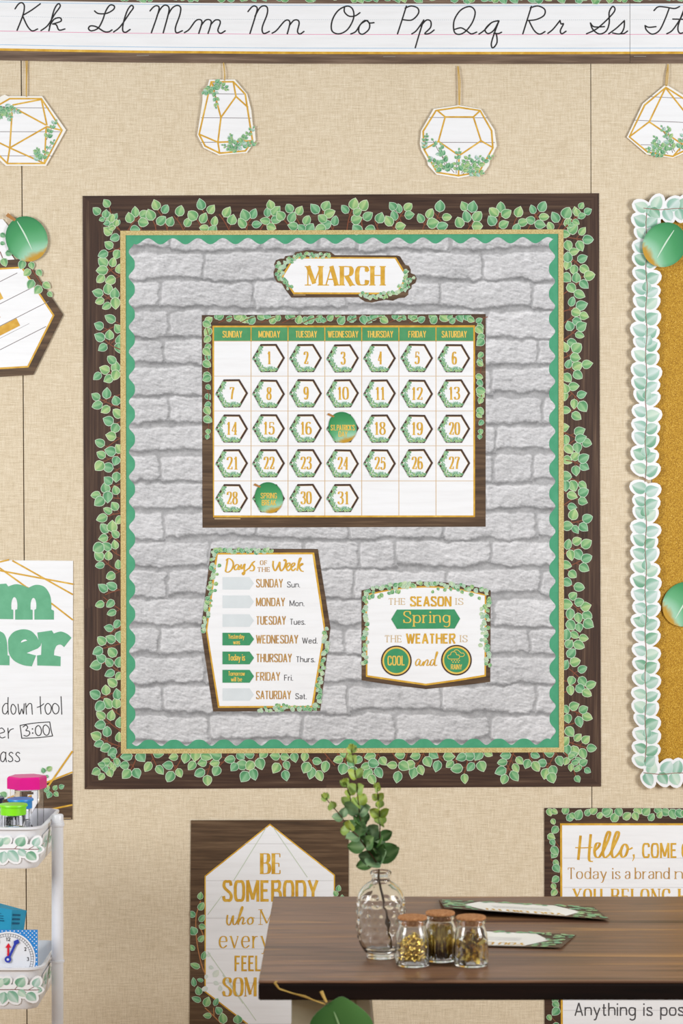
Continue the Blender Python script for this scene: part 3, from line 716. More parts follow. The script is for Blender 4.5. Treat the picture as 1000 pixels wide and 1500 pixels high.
edge_leaves(lm, zo([(595, 308), (680, 322), (780, 312), (850, 275), (895, 215), (892, 150)]), 52, 6.6, .0022, GREENS+LIGHTS, 4.0, 5, .78)
edge_leaves(lm, zo([(935, 195), (910, 240), (880, 300)]), 8, 6, .0022, GREENS+LIGHTS, 2, 5, .8)
part('leaf_print', lm, 'print', root, 'small green leaves')
tm = MB(); text(tm, 'MARCH', 447.6, 563.5, 418.3, 28.6, 6.3, 1.5, .0022, True, 1.5, sw=1.5)
part('lettering', tm, 'gold_print', root, 'gold MARCH lettering')
part('imprint', MB().poly(zo(rect(172, 312, 250, 315)), .002), 'gold_tan_print', root)

# ------------------------------------------------------------------ days of the week chart
root = thing('weekday_chart', 'tall white days of the week chart with leafy dark wood edge under the calendar', 'chart', W(389, 922, .002))
zo = lambda pts: Z((280, 790), 4.545, pts)
oc = zo([(132, 62), (842, 64), (926, 590), (858, 1142), (146, 1146), (65, 600)])
part('backing', MB().prism(oc, .0010, .0018), 'wood_print_warm', root, 'dark wood edge')
part('gold_line', MB().poly(zo([(165, 90), (818, 88), (894, 598), (812, 1120), (178, 1122), (97, 606)]), .0019), 'gold_print', root)
part('face', MB().poly(zo([(177, 102), (806, 100), (882, 600), (800, 1108), (188, 1110), (107, 606)]), .00205), 'paper_white', root)
lm = MB()
edge_leaves(lm, zo([(85, 620), (105, 470), (130, 300), (150, 100)]), 30, 8.2, .0022, GREENS+LIGHTS, 3.0, 5, .8)
edge_leaves(lm, zo([(140, 80), (300, 78), (545, 74)]), 30, 8, .0022, GREENS+LIGHTS, 2.6, 5, .8)
edge_leaves(lm, zo([(175, 130), (180, 230), (120, 480)]), 6, 7, .0022, GREENS, 2, 5, .8)
edge_leaves(lm, zo([(895, 590), (890, 760), (860, 950), (835, 1120)]), 28, 8.4, .0022, GREENS+LIGHTS, 3.2, 5, .8)
edge_leaves(lm, zo([(440, 1135), (640, 1125), (850, 1120)]), 28, 7.6, .0022, GREENS+LIGHTS, 2.6, 5, .8)
edge_leaves(lm, zo([(560, 1105), (660, 1108)]), 4, 7, .0022, GREENS, 1, 5, .8)
part('leaf_print', lm, 'print', root, 'small green leaves')
def arrow(y0, y1, x0=325.8, xb=365.3, x1=371.8): return [(x0, y0), (xb, y0), (x1, (y0+y1)/2), (xb, y1), (x0, y1)]
am = MB()
for y0, y1 in ((845.4, 863.7), (872.3, 890.8), (899.8, 918.3), (1008.3, 1026.5)): am.brk().poly(arrow(y0, y1), .00225)
part('arrow_print', am, 'pale_arrow', root, 'pale grey arrows')
tm = MB(); t2 = MB()
ROWS = [('SUNDAY', 414.4, 860.5, 'Sun.', 420.3, 439.5), ('MONDAY', 417.5, 888, 'Mon.', 424, 445.8), ('TUESDAY', 418.7, 915, 'Tues.', 424.3, 447.3), ('WEDNESDAY', 436.8, 942.6, 'Wed.', 442.3, 465),
        ('THURSDAY', 427.5, 970, 'Thurs.', 433.3, 461.6), ('FRIDAY', 410.4, 997, 'Fri.', 416, 429.2), ('SATURDAY', 426.4, 1024.2, 'Sat.', 432.4, 449.2)]
for s_, xe, y, a, x0, x1 in ROWS: text(tm, s_, 374.8, xe, y, 12.4, 1.6, 1.45, .0023, gap=2.3); text(t2, a, x0, x1, y, 8.6, 1.0, 1.0, .0023, gap=1.9)
part('weekday_lettering', tm, 'gold_brown_print', root, 'gold brown capital weekday names')
part('short_lettering', t2, 'ink_grey', root, 'grey shortened weekday names')
tm = MB()
brush(tm, [[(95, 60), (88, 110), (72, 195)], [(78, 80), (105, 58), (142, 80), (155, 120), (138, 170), (105, 200), (72, 196)],
           [(214, 128), (188, 122), (166, 150), (172, 176), (195, 168), (214, 132), (208, 172), (226, 168)],
           [(240, 118), (232, 150), (245, 166), (268, 120)], [(276, 112), (268, 165), (272, 210), (258, 228), (252, 210), (285, 185), (318, 160)],
           [(318, 165), (352, 110), (378, 88), (350, 112), (374, 150), (362, 184), (326, 184)]], .0023, 2.6, (320, 810), 7.143, 1.5)
brush(tm, [[(572, 82), (570, 140), (592, 186), (620, 140), (640, 95), (640, 150), (656, 188), (688, 150), (706, 92), (694, 68), (682, 84)],
           [(712, 155), (742, 128), (744, 106), (722, 112), (708, 150), (726, 186), (758, 160)], [(762, 155), (792, 128), (794, 106), (772, 112), (758, 150), (776, 186), (808, 160)],
           [(820, 186), (840, 110), (862, 58), (848, 60), (836, 110), (822, 186)], [(838, 150), (866, 112), (880, 118), (846, 146), (862, 184), (890, 194)]],
      .0023, 2.6, (320, 810), 7.143, 1.5)
part('script_lettering', tm, 'gold_print', root, 'gold brush script title')
tm = MB(); text(tm, 'OF', 380.6, 391.2, 827.6, 6.6, 1.2, .7, .0023, True); text(tm, 'THE', 376.8, 395.2, 837.6, 6.8, 1.2, .7, .0023, True)
part('small_lettering', tm, 'gold_brown_print', root)
for (y0, y1, lines, lb) in ((926.9, 945.3, (('Yesterday', 334, 358, 935.6), ('was', 341.2, 351.6, 943.8)), 'green arrow card reading Yesterday was beside WEDNESDAY'),
                            (954.4, 973, (('Today is', 333.6, 359, 967.6),), 'green arrow card reading Today is beside THURSDAY'),
                            (981.2, 1000, (('Tomorrow', 334, 358.6, 989.8), ('will be', 338, 354.6, 998.2)), 'green arrow card reading Tomorrow will be beside FRIDAY')):
    root = thing('arrow_card', lb, 'card', W(348, (y0+y1)/2, .0027), 'green arrow cards on the days chart')
    part('card', MB().prism(arrow(y0, y1), .0026, .0030), 'green_print', root)
    tm = MB()
    for s_, a, b_, y in lines: text(tm, s_, a, b_, y, 6.6 if len(lines) > 1 else 9.2, .95 if len(lines) > 1 else 1.3, None, .0032, gap=1.9)
    part('lettering', tm, 'gold_pale_print', root, 'yellow gold lettering')

# ------------------------------------------------------------------ season and weather sign
root = thing('weather_sign', 'white season and weather sign with leafy wood edge to the side of the days chart', 'sign', W(623.5, 932, .002))
zo = lambda pts: Z((510, 840), 4.348, pts)
arch = lambda x0, x1, y0, yp, n=10: [(x0+(x1-x0)*t/n, y0+(yp-y0)*math.sin(math.pi*t/n)**.9) for t in range(n+1)]
part('backing', MB().prism(zo(arch(84, 906, 108, 52)+[(903, 690), (800, 704), (640, 722), (495, 736), (360, 720), (200, 698), (85, 680)]), .0010, .0018), 'wood_print_warm', root, 'dark wood edge')
part('gold_line', MB().poly(zo(arch(109, 878, 136, 80)+[(876, 656), (680, 688), (494, 714), (300, 686), (112, 658)]), .0019), 'gold_print', root)
part('face', MB().poly(zo(arch(119, 868, 142, 90)+[(866, 645), (680, 676), (494, 702), (300, 674), (122, 648)]), .00205), 'paper_white', root)
lm = MB()
edge_leaves(lm, zo(arch(95, 895, 118, 66)), 50, 8.2, .0022, GREENS+LIGHTS, 3.2, 5, .8)
edge_leaves(lm, zo([(130, 160), (200, 140), (340, 108)]), 8, 8, .0022, GREENS, 2.0, 5, .8)
edge_leaves(lm, zo([(530, 108), (640, 100), (780, 130), (845, 160)]), 9, 8, .0022, GREENS, 2.2, 5, .8)
edge_leaves(lm, zo([(102, 130), (110, 300), (112, 450), (100, 585)]), 26, 8.2, .0022, GREENS+LIGHTS, 3.2, 5, .8)
edge_leaves(lm, zo([(888, 130), (878, 300), (880, 480), (892, 600)]), 28, 8.4, .0022, GREENS+LIGHTS, 3.4, 5, .8)
edge_leaves(lm, zo([(850, 200), (845, 400), (850, 480)]), 8, 8, .0022, GREENS+LIGHTS, 1.6, 5, .8)
part('leaf_print', lm, 'print', root, 'small green leaves')
zt = lambda x, y: (560+x/7.143, 865+y/7.143)
tm = MB()
for s_, x0, x1, y, c in (('THE', 64, 238, 150, 70), ('IS', 766, 846, 150, 70), ('THE', 24, 200, 542, 74), ('IS', 812, 890, 540, 72)):
    a = zt(x0, y); b_ = zt(x1, y); text(tm, s_, a[0], b_[0], a[1], c/7.143, 1.25, .75, .0023, True, 1.6)
part('thin_lettering', tm, 'gold_tan_print', root, 'thin tan capitals')
tm = MB()
for s_, x0, x1, y, c in (('SEASON', 286, 722, 166, 104), ('WEATHER', 244, 766, 556, 106)):
    a = zt(x0, y); b_ = zt(x1, y); text(tm, s_, a[0], b_[0], a[1], c/7.143, 2.8, 2.4, .0023, False, 2.3)
brush(tm, [[(392, 726), (372, 718), (348, 752), (354, 786), (376, 772), (396, 730), (388, 774), (404, 786), (432, 742)], [(432, 742), (426, 788), (448, 742), (470, 724), (476, 742), (464, 782), (486, 780), (510, 750)],
           [(548, 736), (524, 722), (502, 752), (506, 784), (528, 774), (556, 706), (576, 652), (566, 648), (548, 740), (548, 784), (572, 780)]], .0023, 1.9, (560, 865), 7.143, 1.0)
part('bold_lettering', tm, 'gold_print', root, 'bold gold words')
root = thing('season_card', 'green six-sided card lettered Spring in pale gold on the season sign', 'card', W(623.5, 907, .0027))
a_ = [zt(*p) for p in ((92, 300), (152, 200), (752, 197), (812, 295), (754, 398), (152, 401))]
part('card', MB().prism(a_, .0026, .0030), 'green_print', root)
tm = MB(); text(tm, 'Spring', 590, 659.4, 912.6, 17.6, 2.2, 1.1, .0032, True, 1.1, sw=1.0)
part('lettering', tm, 'gold_pale_print', root, 'pale gold Spring lettering')
for cx, cy, lb in ((580.3, 968, 'round green card lettered COOL on the weather sign'), (668.3, 967, 'round green card with a rain cloud lettered RAINY on the weather sign')):
    root = thing('weather_card', lb, 'card', W(cx, cy, .0027), 'round weather cards on the sign')
    N = 48; circ = lambda r: [(cx+r*math.cos(2*math.pi*i/N), cy+r*math.sin(2*math.pi*i/N)) for i in range(N)]
    part('rim', MB().prism(circ(22.4), .0026, .0030), 'wood_print_across', root, 'dark brown rim')
    part('gold_ring', MB().poly(circ(20.4), .0031), 'gold_pale_print', root)
    part('face', MB().poly(circ(18.0), .0032), 'green_print', root)
    tm = MB()
    if cx < 600: text(tm, 'COOL', cx-13, cx+13, cy+6.8, 14.2, 1.9, 1.7, .0034, gap=2.3)
    else:
        text(tm, 'RAINY', cx-8.2, cx+8.2, cy+13.6, 7.4, 1.05, 1.0, .0034, gap=2.2)
        zc = lambda pts: [(560+p[0]/7.143, 865+p[1]/7.143) for p in pts]
        tm.stroke(spline(zc([(700, 716), (684, 704), (684, 684), (700, 674), (712, 672), (718, 650), (740, 640), (766, 648), (776, 672), (800, 676), (806, 700), (792, 716), (745, 717)]), True), .0034, 1.0, closed=True)
        tm.stroke(spline(zc([(748, 634), (762, 622), (786, 622), (808, 640), (824, 654), (848, 656), (856, 676), (840, 690), (812, 690)])), .0034, 1.0)
        for q in ((724, 732), (752, 732), (780, 732), (804, 732), (738, 750), (766, 750), (794, 750)): x, y = zc([q])[0]; tm.poly(rect(x-.9, y-.7, x+.9, y+.7), .0034)
    part('lettering', tm, 'gold_pale_print', root, 'yellow gold artwork')

# ------------------------------------------------------------------ cursive alphabet strips
def sag(x):
    P = [(-200, -3), (0, 0), (100, 1.9), (200, 3.4), (400, 4.9), (600, 5.3), (800, 5.3), (1000, 4.8), (1300, 4)]
    for (a, ya), (b_, yb) in zip(P, P[1:]):
        if a <= x <= b_: return ya+(yb-ya)*(x-a)/(b_-a)
    return 0
def band(x0, x1, ya, yb, k=20):
    xs = [x0+(x1-x0)*i/k for i in range(k+1)]
    return [(x, ya+sag(x)) for x in xs]+[(x, yb+sag(x)) for x in xs[::-1]]
c5 = lambda o: (lambda *P: [(o+p[0]/5, p[1]/5) for p in P])
A0, A1, A2, A3 = c5(0), c5(200), c5(400), c5(560)
A4 = lambda *P: [(750+p[0]/4, p[1]/4) for p in P]
LET = [('Kk', [A0((110, 65), (135, 30), (160, 20), (178, 45), (168, 110), (125, 222)), A0((295, 28), (230, 75), (168, 112)), A0((165, 115), (200, 190), (235, 226), (275, 212)),
               A0((300, 224), (350, 185), (400, 105), (440, 48), (428, 27), (404, 55), (385, 110), (358, 225)), A0((362, 192), (395, 142), (438, 130), (446, 155), (385, 176)), A0((385, 176), (412, 182), (432, 220), (475, 212))]),
       ('Ll', [A0((692, 80), (720, 99), (780, 98), (830, 70), (836, 44), (805, 38), (775, 80), (750, 150), (718, 206), (670, 226), (648, 210), (662, 190), (705, 196), (760, 230), (795, 233), (820, 219)),
               A0((832, 234), (880, 195), (950, 95), (976, 56), (960, 40), (932, 78), (905, 160), (898, 220), (918, 237), (952, 216))]),
       ('Mm', [A1((98, 80), (125, 50), (150, 42), (165, 60), (148, 125), (108, 240)), A1((150, 115), (175, 65), (205, 38), (234, 50), (234, 95), (195, 240)), A1((233, 105), (260, 60), (295, 40), (322, 55), (316, 110), (285, 200), (292, 240), (335, 225)),
               A1((350, 239), (385, 215), (430, 155), (462, 143), (478, 165), (455, 245)), A1((474, 185), (505, 148), (535, 145), (546, 168), (523, 245)), A1((543, 180), (575, 148), (605, 148), (612, 170), (595, 222), (615, 244), (648, 226))]),
       ('Nn', [A1((815, 85), (845, 50), (868, 45), (883, 65), (866, 130), (830, 245)), A1((866, 120), (900, 60), (930, 43), (956, 55), (955, 105), (920, 200), (930, 245), (972, 230)),
               A2((-8, 243), (25, 222), (80, 158), (108, 147), (122, 170), (103, 248)), A2((118, 188), (150, 150), (180, 148), (190, 172), (178, 230), (196, 249), (225, 230))]),
       ('Oo', [['o']+A2((540, 45), (582, 68), (588, 135), (545, 215), (482, 248), (430, 225), (432, 150), (475, 78)), A2((522, 52), (522, 88), (555, 118), (600, 116), (635, 93)),
               A2((568, 249), (605, 230), (640, 178), (680, 151)), ['o']+A2((672, 150), (704, 172), (700, 215), (657, 250), (628, 236), (632, 190)), A2((690, 150), (705, 168), (738, 166))]),
       ('Pp', [A3((175, 45), (142, 150), (110, 248)), A3((166, 60), (210, 44), (258, 60), (262, 100), (215, 146), (148, 144)), A3((215, 248), (250, 222), (302, 148)), A3((302, 146), (272, 240), (240, 350)),
               A3((282, 190), (320, 148), (352, 155), (352, 200), (310, 246), (345, 244), (378, 220))]),
       ('Qq', [['o']+A3((640, 48), (678, 85), (660, 160), (610, 228), (560, 252), (525, 230), (525, 150), (572, 75)), A3((530, 215), (575, 204), (615, 225), (650, 248), (690, 235)),
               A3((706, 250), (745, 222), (800, 165), (852, 152), (800, 165), (752, 215), (772, 246), (815, 222), (852, 155)), A3((853, 153), (822, 235), (797, 318), (808, 351), (838, 312), (833, 250), (815, 243)), A3((815, 243), (848, 246), (872, 236))]),
       ('Rr', [A4((112, 38), (88, 115), (62, 198)), A4((106, 46), (150, 35), (190, 55), (186, 90), (142, 114), (94, 120)), A4((97, 120), (128, 178), (160, 200), (192, 185)),
               A4((208, 196), (240, 170), (280, 120)), A4((280, 120), (286, 140), (300, 140), (282, 178), (290, 198), (315, 183))]),
       ('Ss', [A4((435, 198), (500, 165), (580, 90), (602, 55), (588, 38), (568, 72), (568, 135), (550, 182), (510, 199), (472, 172), (458, 135)), A4((458, 135), (480, 157), (540, 156)),
               A4((565, 198), (610, 165), (657, 121)), A4((657, 121), (654, 165), (632, 198), (588, 193)), A4((632, 198), (655, 196), (675, 182))]),
       ('Tt', [A4((830, 62), (855, 40), (900, 42), (950, 50), (980, 38)), A4((920, 46), (896, 110), (862, 178), (820, 200), (786, 176), (778, 150)), A4((778, 150), (800, 160), (842, 156)),
               A4((905, 198), (940, 175), (990, 100), (1008, 50)), A4((1008, 50), (972, 150), (978, 192), (1005, 190), (1040, 170)), A4((940, 112), (1045, 114))])]
for (x0, x1, names, lb) in ((-180, 922, 'KLMNOPQRS', 'long ruled strip of cursive letters from Kk to Ss along the wall top'), (922.6, 1200, 'T', 'ruled cursive strip beginning with Tt at the end of the letter row')):
    h0 = .003 if names != 'T' else .0026
    root = thing('alphabet_strip', lb, 'wall chart', W((x0+x1)/2, 45, h0), 'cursive alphabet strips')
    part('backing', MB().prism(band(x0, x1, -26, 88.3), h0-.001, h0), 'wood_strip', root, 'dark wood print edge')
    part('paper', MB().poly(band(x0, x1, .2, 71.4), h0+.0002), 'paper_white', root)
    part('gold_line', MB().poly(band(x0, x1, 70.6, 74.2), h0+.0003), 'gold_print', root)
    bm = MB(); bm.poly(band(x0, x1, 2.4, 3.2), h0+.0004); bm.poly(band(x0, x1, 65, 65.8), h0+.0004)
    part('blue_lines', bm, 'line_blue', root)
    pm = MB().poly(band(x0, x1, 45, 45.7), h0+.0004); part('pink_line', pm, 'line_pink', root)
    dm = MB(); x = x0+2
    while x < x1-2: dm.poly(band(x, x+1.5, 23.5, 24.1, 1), h0+.0004); x += 3
    part('dotted_line', dm, 'line_grey', root)
    for nm, st in LET:
        if nm[0] in names:
            tm = MB(); brush(tm, st, h0+.0006, 2.0); part('letter', tm, 'ink_black', root, 'black cursive %s' % nm)
    lm = MB(); edge_leaves(lm, [(max(x0, 150), -10+sag(300)), (x1, -9+sag(900))], int((x1-max(x0, 150))/11), 15, h0+.0003, GREENS, 3.5, 5)
    part('leaf_print', lm, 'print', root, 'green leaves along the top edge')
    sm_ = MB()
    for sx in ((209, 570) if names != 'T' else (937,)): sm_.poly([(sx-9, 77.2+sag(sx)), (sx+9, 77.2+sag(sx)), (sx+9, 78+sag(sx)), (sx-9, 78+sag(sx))], h0+.0005)
    part('staple', sm_, 'staple', root)

# ------------------------------------------------------------------ terrarium tags on twine
def tag_card(label, outline, edges, sprigs, planks, twine, frame=None):
    cx = sum(p[0] for p in outline)/len(outline); cy = sum(p[1] for p in outline)/len(outline)
    root = thing('terrarium_tag', label, 'hanging tag', W(cx, cy, .006), 'geometric terrarium tags hanging on twine')
    part('card', MB().prism(outline, .0052, .0058), 'paper_cream', root)
    ins = frame or inset(outline, 5.2)
    part('panel', MB().poly(ins, .0060), 'paper_white', root, 'white plank panel')
    pm = MB()
    for (a, b_) in planks: pm.stroke([a, b_], .0061, .9)
    part('plank_lines', pm, 'plank_dark_line', root)
    gm = MB(); gm.ring(ins, 2.5, .0063)
    for (a, b_) in edges: gm.stroke([a, b_], .0063, 2.3)
    part('gold_frame', gm, 'gold_print', root)
    lm = MB()
    for (x, y, an, ln, sz) in sprigs:
        lm.brk()
        P = [(x+ln*t*math.cos(an+.15*t), y+ln*t*math.sin(an+.15*t)) for t in (0, .25, .5, .75, 1)]
        lm.stroke(P, .0066, .7, col=lin((120, 110, 90)))
        for k, t in enumerate((.14, .38, .62, .86)):
            q = (x+ln*t*math.cos(an+.15*t), y+ln*t*math.sin(an+.15*t))
            for sd in (-1, 1): s2 = 1.3*sz*R.uniform(.75, 1.1)*(1-.35*t); lm.leaf(q[0], q[1], an+sd*R.uniform(.6, 1.1), s2, s2*.72, .0067, R.choice(DARKS+GREENS+TEALS[:1]), 4)
        lm.leaf(*P[-1], an+.1, sz*.6, sz*.42, .0067, R.choice(GREENS), 4)
    part('leaf_print', lm, 'print', root, 'printed green sprigs')
    wm = MB()
    for P in twine: wm.tube([W(*p) for p in P], .0010, 6)
    part('twine', wm, 'twine', root, smooth=True)
za = lambda *P: [(p[0]/9.09, 100+p[1]/9.09) for p in P]
o_ = za((20, 370), (60, 352), (110, 372), (560, 370), (878, 822), (612, 1300), (80, 1300), (-60, 1170), (-310, 880), (-200, 520))
e_ = [za((165, 515), (610, 755)), za((165, 515), (130, 1060)), za((130, 1060), (610, 785)), za((130, 1060), (580, 1262)), za((130, 1060), (98, 1262)), za((550, 410), (625, 760)), za((610, 775), (820, 826)), za((615, 780), (592, 1262)),
      za((165, 490), (550, 415)), za((130, 1060), (-260, 870)), za((165, 515), (-260, 870))]
tag_card('gold framed hexagonal plank tag at the edge of the frame above the lettered hexagon', o_, e_, [(60.0, 236, -1.15, 34, 7), (58, 237, -1.9, 18, 7), (68, 205, -1.25, 30, 7), (4, 156, .2, 25, 7), (6, 156, 1.0, 20, 7), (6, 156, 2.2, 16, 8), (2, 158, 1.6, 14, 7)],
         [za((-250, 845), (800, 845)), za((-100, 525), (650, 528)), za((-40, 1165), (690, 1168))], [[(38, 89, .004), (38.6, 110, .006), (38.2, 140, .0066)], [(40, 89, .0045), (39.2, 115, .0066), (38.8, 142, .0066)]],
         za((130, 405), (550, 405), (825, 826), (592, 1268), (98, 1268), (-40, 1130), (-265, 870), (-140, 560)))
zb = lambda *P: [(280+p[0]/9.09, 100+p[1]/9.09) for p in P]
o_ = zb((240, 150), (580, 150), (745, 345), (800, 560), (820, 760), (845, 790), (858, 960), (740, 1125), (370, 1160), (165, 1060), (80, 890), (150, 430), (150, 330), (205, 280))
e_ = [zb((270, 180), (395, 655)), zb((395, 655), (595, 375)), zb((560, 185), (595, 375)), zb((595, 375), (755, 520)), zb((395, 655), (355, 985)), zb((110, 880), (355, 985)), zb((355, 985), (815, 965)), zb((355, 985), (378, 1130))]
tag_card('tall narrow gem-shaped gold framed tag over the corner of the brick board', o_, e_, [(312, 121, .3, 22, 7), (312, 122, 1.3, 34, 7), (310, 128, 2.4, 14, 7), (337, 221, -.9, 30, 7), (345, 216, -.35, 28, 7), (352, 214, -1.1, 32, 7), (350, 220, 3.3, 24, 6), (340, 212, -1.9, 14, 6)],
         [zb((130, 658), (800, 664)), zb((250, 340), (720, 345)), zb((130, 985), (840, 985))], [[(327, 92, .004), (328, 100, .006), (329.5, 112, .0066), (328.5, 118, .0066)], [(327.6, 92, .0045), (328.8, 104, .0066), (328.8, 118, .0066)]],
         zb((265, 180), (560, 180), (718, 345), (815, 965), (720, 1100), (378, 1130), (185, 1035), (105, 880)))
zc_ = lambda *P: [(600+p[0]/7.143, 130+p[1]/7.143) for p in P]
o_ = zc_((250, 210), (510, 172), (745, 212), (885, 430), (910, 600), (880, 660), (840, 740), (830, 800), (790, 860), (745, 890), (510, 935), (280, 898), (190, 800), (180, 750), (120, 640), (105, 575), (118, 440))
e_ = [zc_((285, 225), (370, 295)), zc_((370, 295), (665, 295)), zc_((665, 295), (735, 230)), zc_((370, 295), (300, 550)), zc_((300, 550), (515, 700)), zc_((515, 700), (745, 545)), zc_((745, 545), (665, 295)), zc_((515, 700), (510, 905)), zc_((745, 545), (868, 615)), zc_((300, 550), (150, 635))]
tag_card('round twelve-sided gold framed tag with leaves along its base', o_, e_, [(665, 253, -2.3, 56, 8), (655, 252, -1.95, 40, 8), (668, 254, -1.6, 34, 7), (678, 255, -.95, 34, 8), (690, 250, -.75, 36, 8), (676, 254, -1.3, 26, 8), (650, 248, -2.6, 26, 8), (622, 220, -1.6, 22, 6), (684, 255, -.2, 22, 7)],
         [zc_((200, 300), (810, 305)), zc_((130, 560), (890, 563))], [[(670, 97, .004), (671.5, 120, .0066), (672, 154, .0066)], [(671, 97, .0045), (673.5, 120, .0066), (673, 154, .0066)]],
         zc_((275, 228), (510, 195), (735, 228), (855, 440), (868, 620), (725, 870), (510, 910), (285, 875), (150, 635), (140, 445)))
zd = lambda *P: [(900+p[0]/10, 90+p[1]/10) for p in P]
o_ = zd((750, 335), (1000, 490), (1240, 640), (1400, 1000), (1290, 1230), (850, 1415), (470, 1360), (178, 1110), (410, 620))
e_ = [zd((745, 385), (505, 885)), zd((505, 885), (220, 1100)), zd((505, 885), (1000, 1220)), zd((745, 385), (1120, 860)), zd((1000, 1220), (1120, 860)), zd((1000, 1220), (860, 1385))]
tag_card('diamond-topped gold framed tag hanging near the end of the row', o_, e_, [(978, 225, -2.4, 30, 8), (985, 224, -1.9, 36, 8), (975, 227, 3.3, 28, 7), (995, 222, -1.4, 36, 8), (988, 222, -2.2, 40, 7), (1004, 220, -1.0, 30, 8), (965, 218, -2.6, 12, 6)],
         [zd((500, 515), (1150, 548)), zd((285, 860), (1380, 910)), zd((380, 1220), (1290, 1230))], [[(978, 94, .004), (975.6, 110, .0066), (974.6, 126, .0066)], [(978.4, 94, .0045), (978, 110, .0066), (976.4, 126, .0066)]],
         zd((750, 380), (1000, 540), (1210, 670), (1350, 1000), (1260, 1190), (850, 1390), (485, 1330), (215, 1105), (440, 640)))

# ------------------------------------------------------------------ lettered hexagon with leaf accent
hc = (-5.5, 467); hexp = lambda r, rot=0: [(hc[0]+r*math.cos(math.radians(-3.5+60*i)+rot), hc[1]+r*math.sin(math.radians(-3.5+60*i)+rot)) for i in range(6)]
root = thing('lettered_hexagon', 'white plank hexagon card with a gold letter and wood edge', 'sign', W(-5.5, 467, .003))
part('backing', MB().prism(hexp(98.3), .002, .0042), 'wood_print_warm', root, 'dark wood edge')
part('leaf_tab', MB().prism([(-40, 384), (-38, 330), (-20, 322), (4, 321), (13, 332), (15, 352), (12, 366), (24, 384)], .0028, .0040), 'paper_white', root, 'white leafy edge tab')
part('gold_line', MB().poly(hexp(85.5), .0044), 'gold_print', root)
part('face', MB().poly(hexp(82.5), .0046), 'paper_white', root)
pm = MB(); dv = Vector((math.cos(-.47), math.sin(-.47))); nv = Vector((-dv.y, dv.x))
for d_, hw in ((-46, 58), (-17, 78), (12, 80), (43, 60), (28, 40)): q = Vector(hc)+nv*d_; pm.stroke([(q.x-dv.x*hw, q.y-dv.y*hw), (q.x+dv.x*hw, q.y+dv.y*hw)], .0047, 1.0 if hw > 45 else .5)
part('plank_lines', pm, 'plank_dark_line', root)
tm = MB(); rt = lambda x, y: (hc[0]+dv.x*x+nv.x*y, hc[1]+dv.y*x+nv.y*y)
for P in (rect(-20, 12.6, 26.8, 24.7), rect(-20, -34, -7, 24.6), rect(-20, -34, 22.8, -22), rect(-20, -9, 6.5, 1)):
    h_ = .0048+tm.lift(); tm.poly([rt(*p) for p in P], h_)
part('letter', tm, 'gold_print', root, 'large gold letter')
lm = MB()
zh = lambda *P: [(p[0]/5.354, 290+p[1]/5.354) for p in P]
for (x, y, an, L_, pal) in ((185, 485, 1.9, 15, 0), (240, 500, 1.3, 12, 1), (240, 560, 2.4, 14, 3), (290, 560, 1.0, 12, 1), (262, 640, 2.1, 16, 0), (325, 690, 2.3, 16, 1), (335, 665, .6, 14, 3), (375, 735, .9, 10, 1), (20, 470, 1.2, 14, 1), (40, 430, .1, 12, 2), (0, 280, .5, 10, 2), (0, 350, .3, 8, 2)):
    p = zh((x, y))[0]; lm.leaf(p[0], p[1], an, L_, L_*.8, .0051, GREENS[pal], 6)
lm.stroke(zh((205, 480), (270, 590), (330, 680)), .00495, 1.8, col=STEM); lm.stroke(zh((0, 420), (20, 470)), .00495, 1.0, col=STEM)
part('leaf_print', lm, 'print', root, 'green leaves on the wood edge')
def accent(label, cx, cy, r, stem, tip, rib, h0):
    root = thing('leaf_accent', label, 'paper leaf', W(cx, cy, h0), 'round watercolour paper leaves')
    leaf_card(cx, cy, r*.97, r, stem, tip, h0, root)
    rm = MB(); rm.stroke(spline(rib), h0+.0004, 2.2, col=lin((206, 230, 208)), taper=lambda t: .3+.7*math.sin(math.pi*t))
    part('midrib', rm, 'print', root, 'pale midrib')
accent('big green paper leaf dipped in gold, pinned over the lettered hexagon', 39, 350, 32.5, ((11, 313.5), (22, 322), 2.8), 1.0, [(25, 324), (36, 343), (47, 366)], .009)

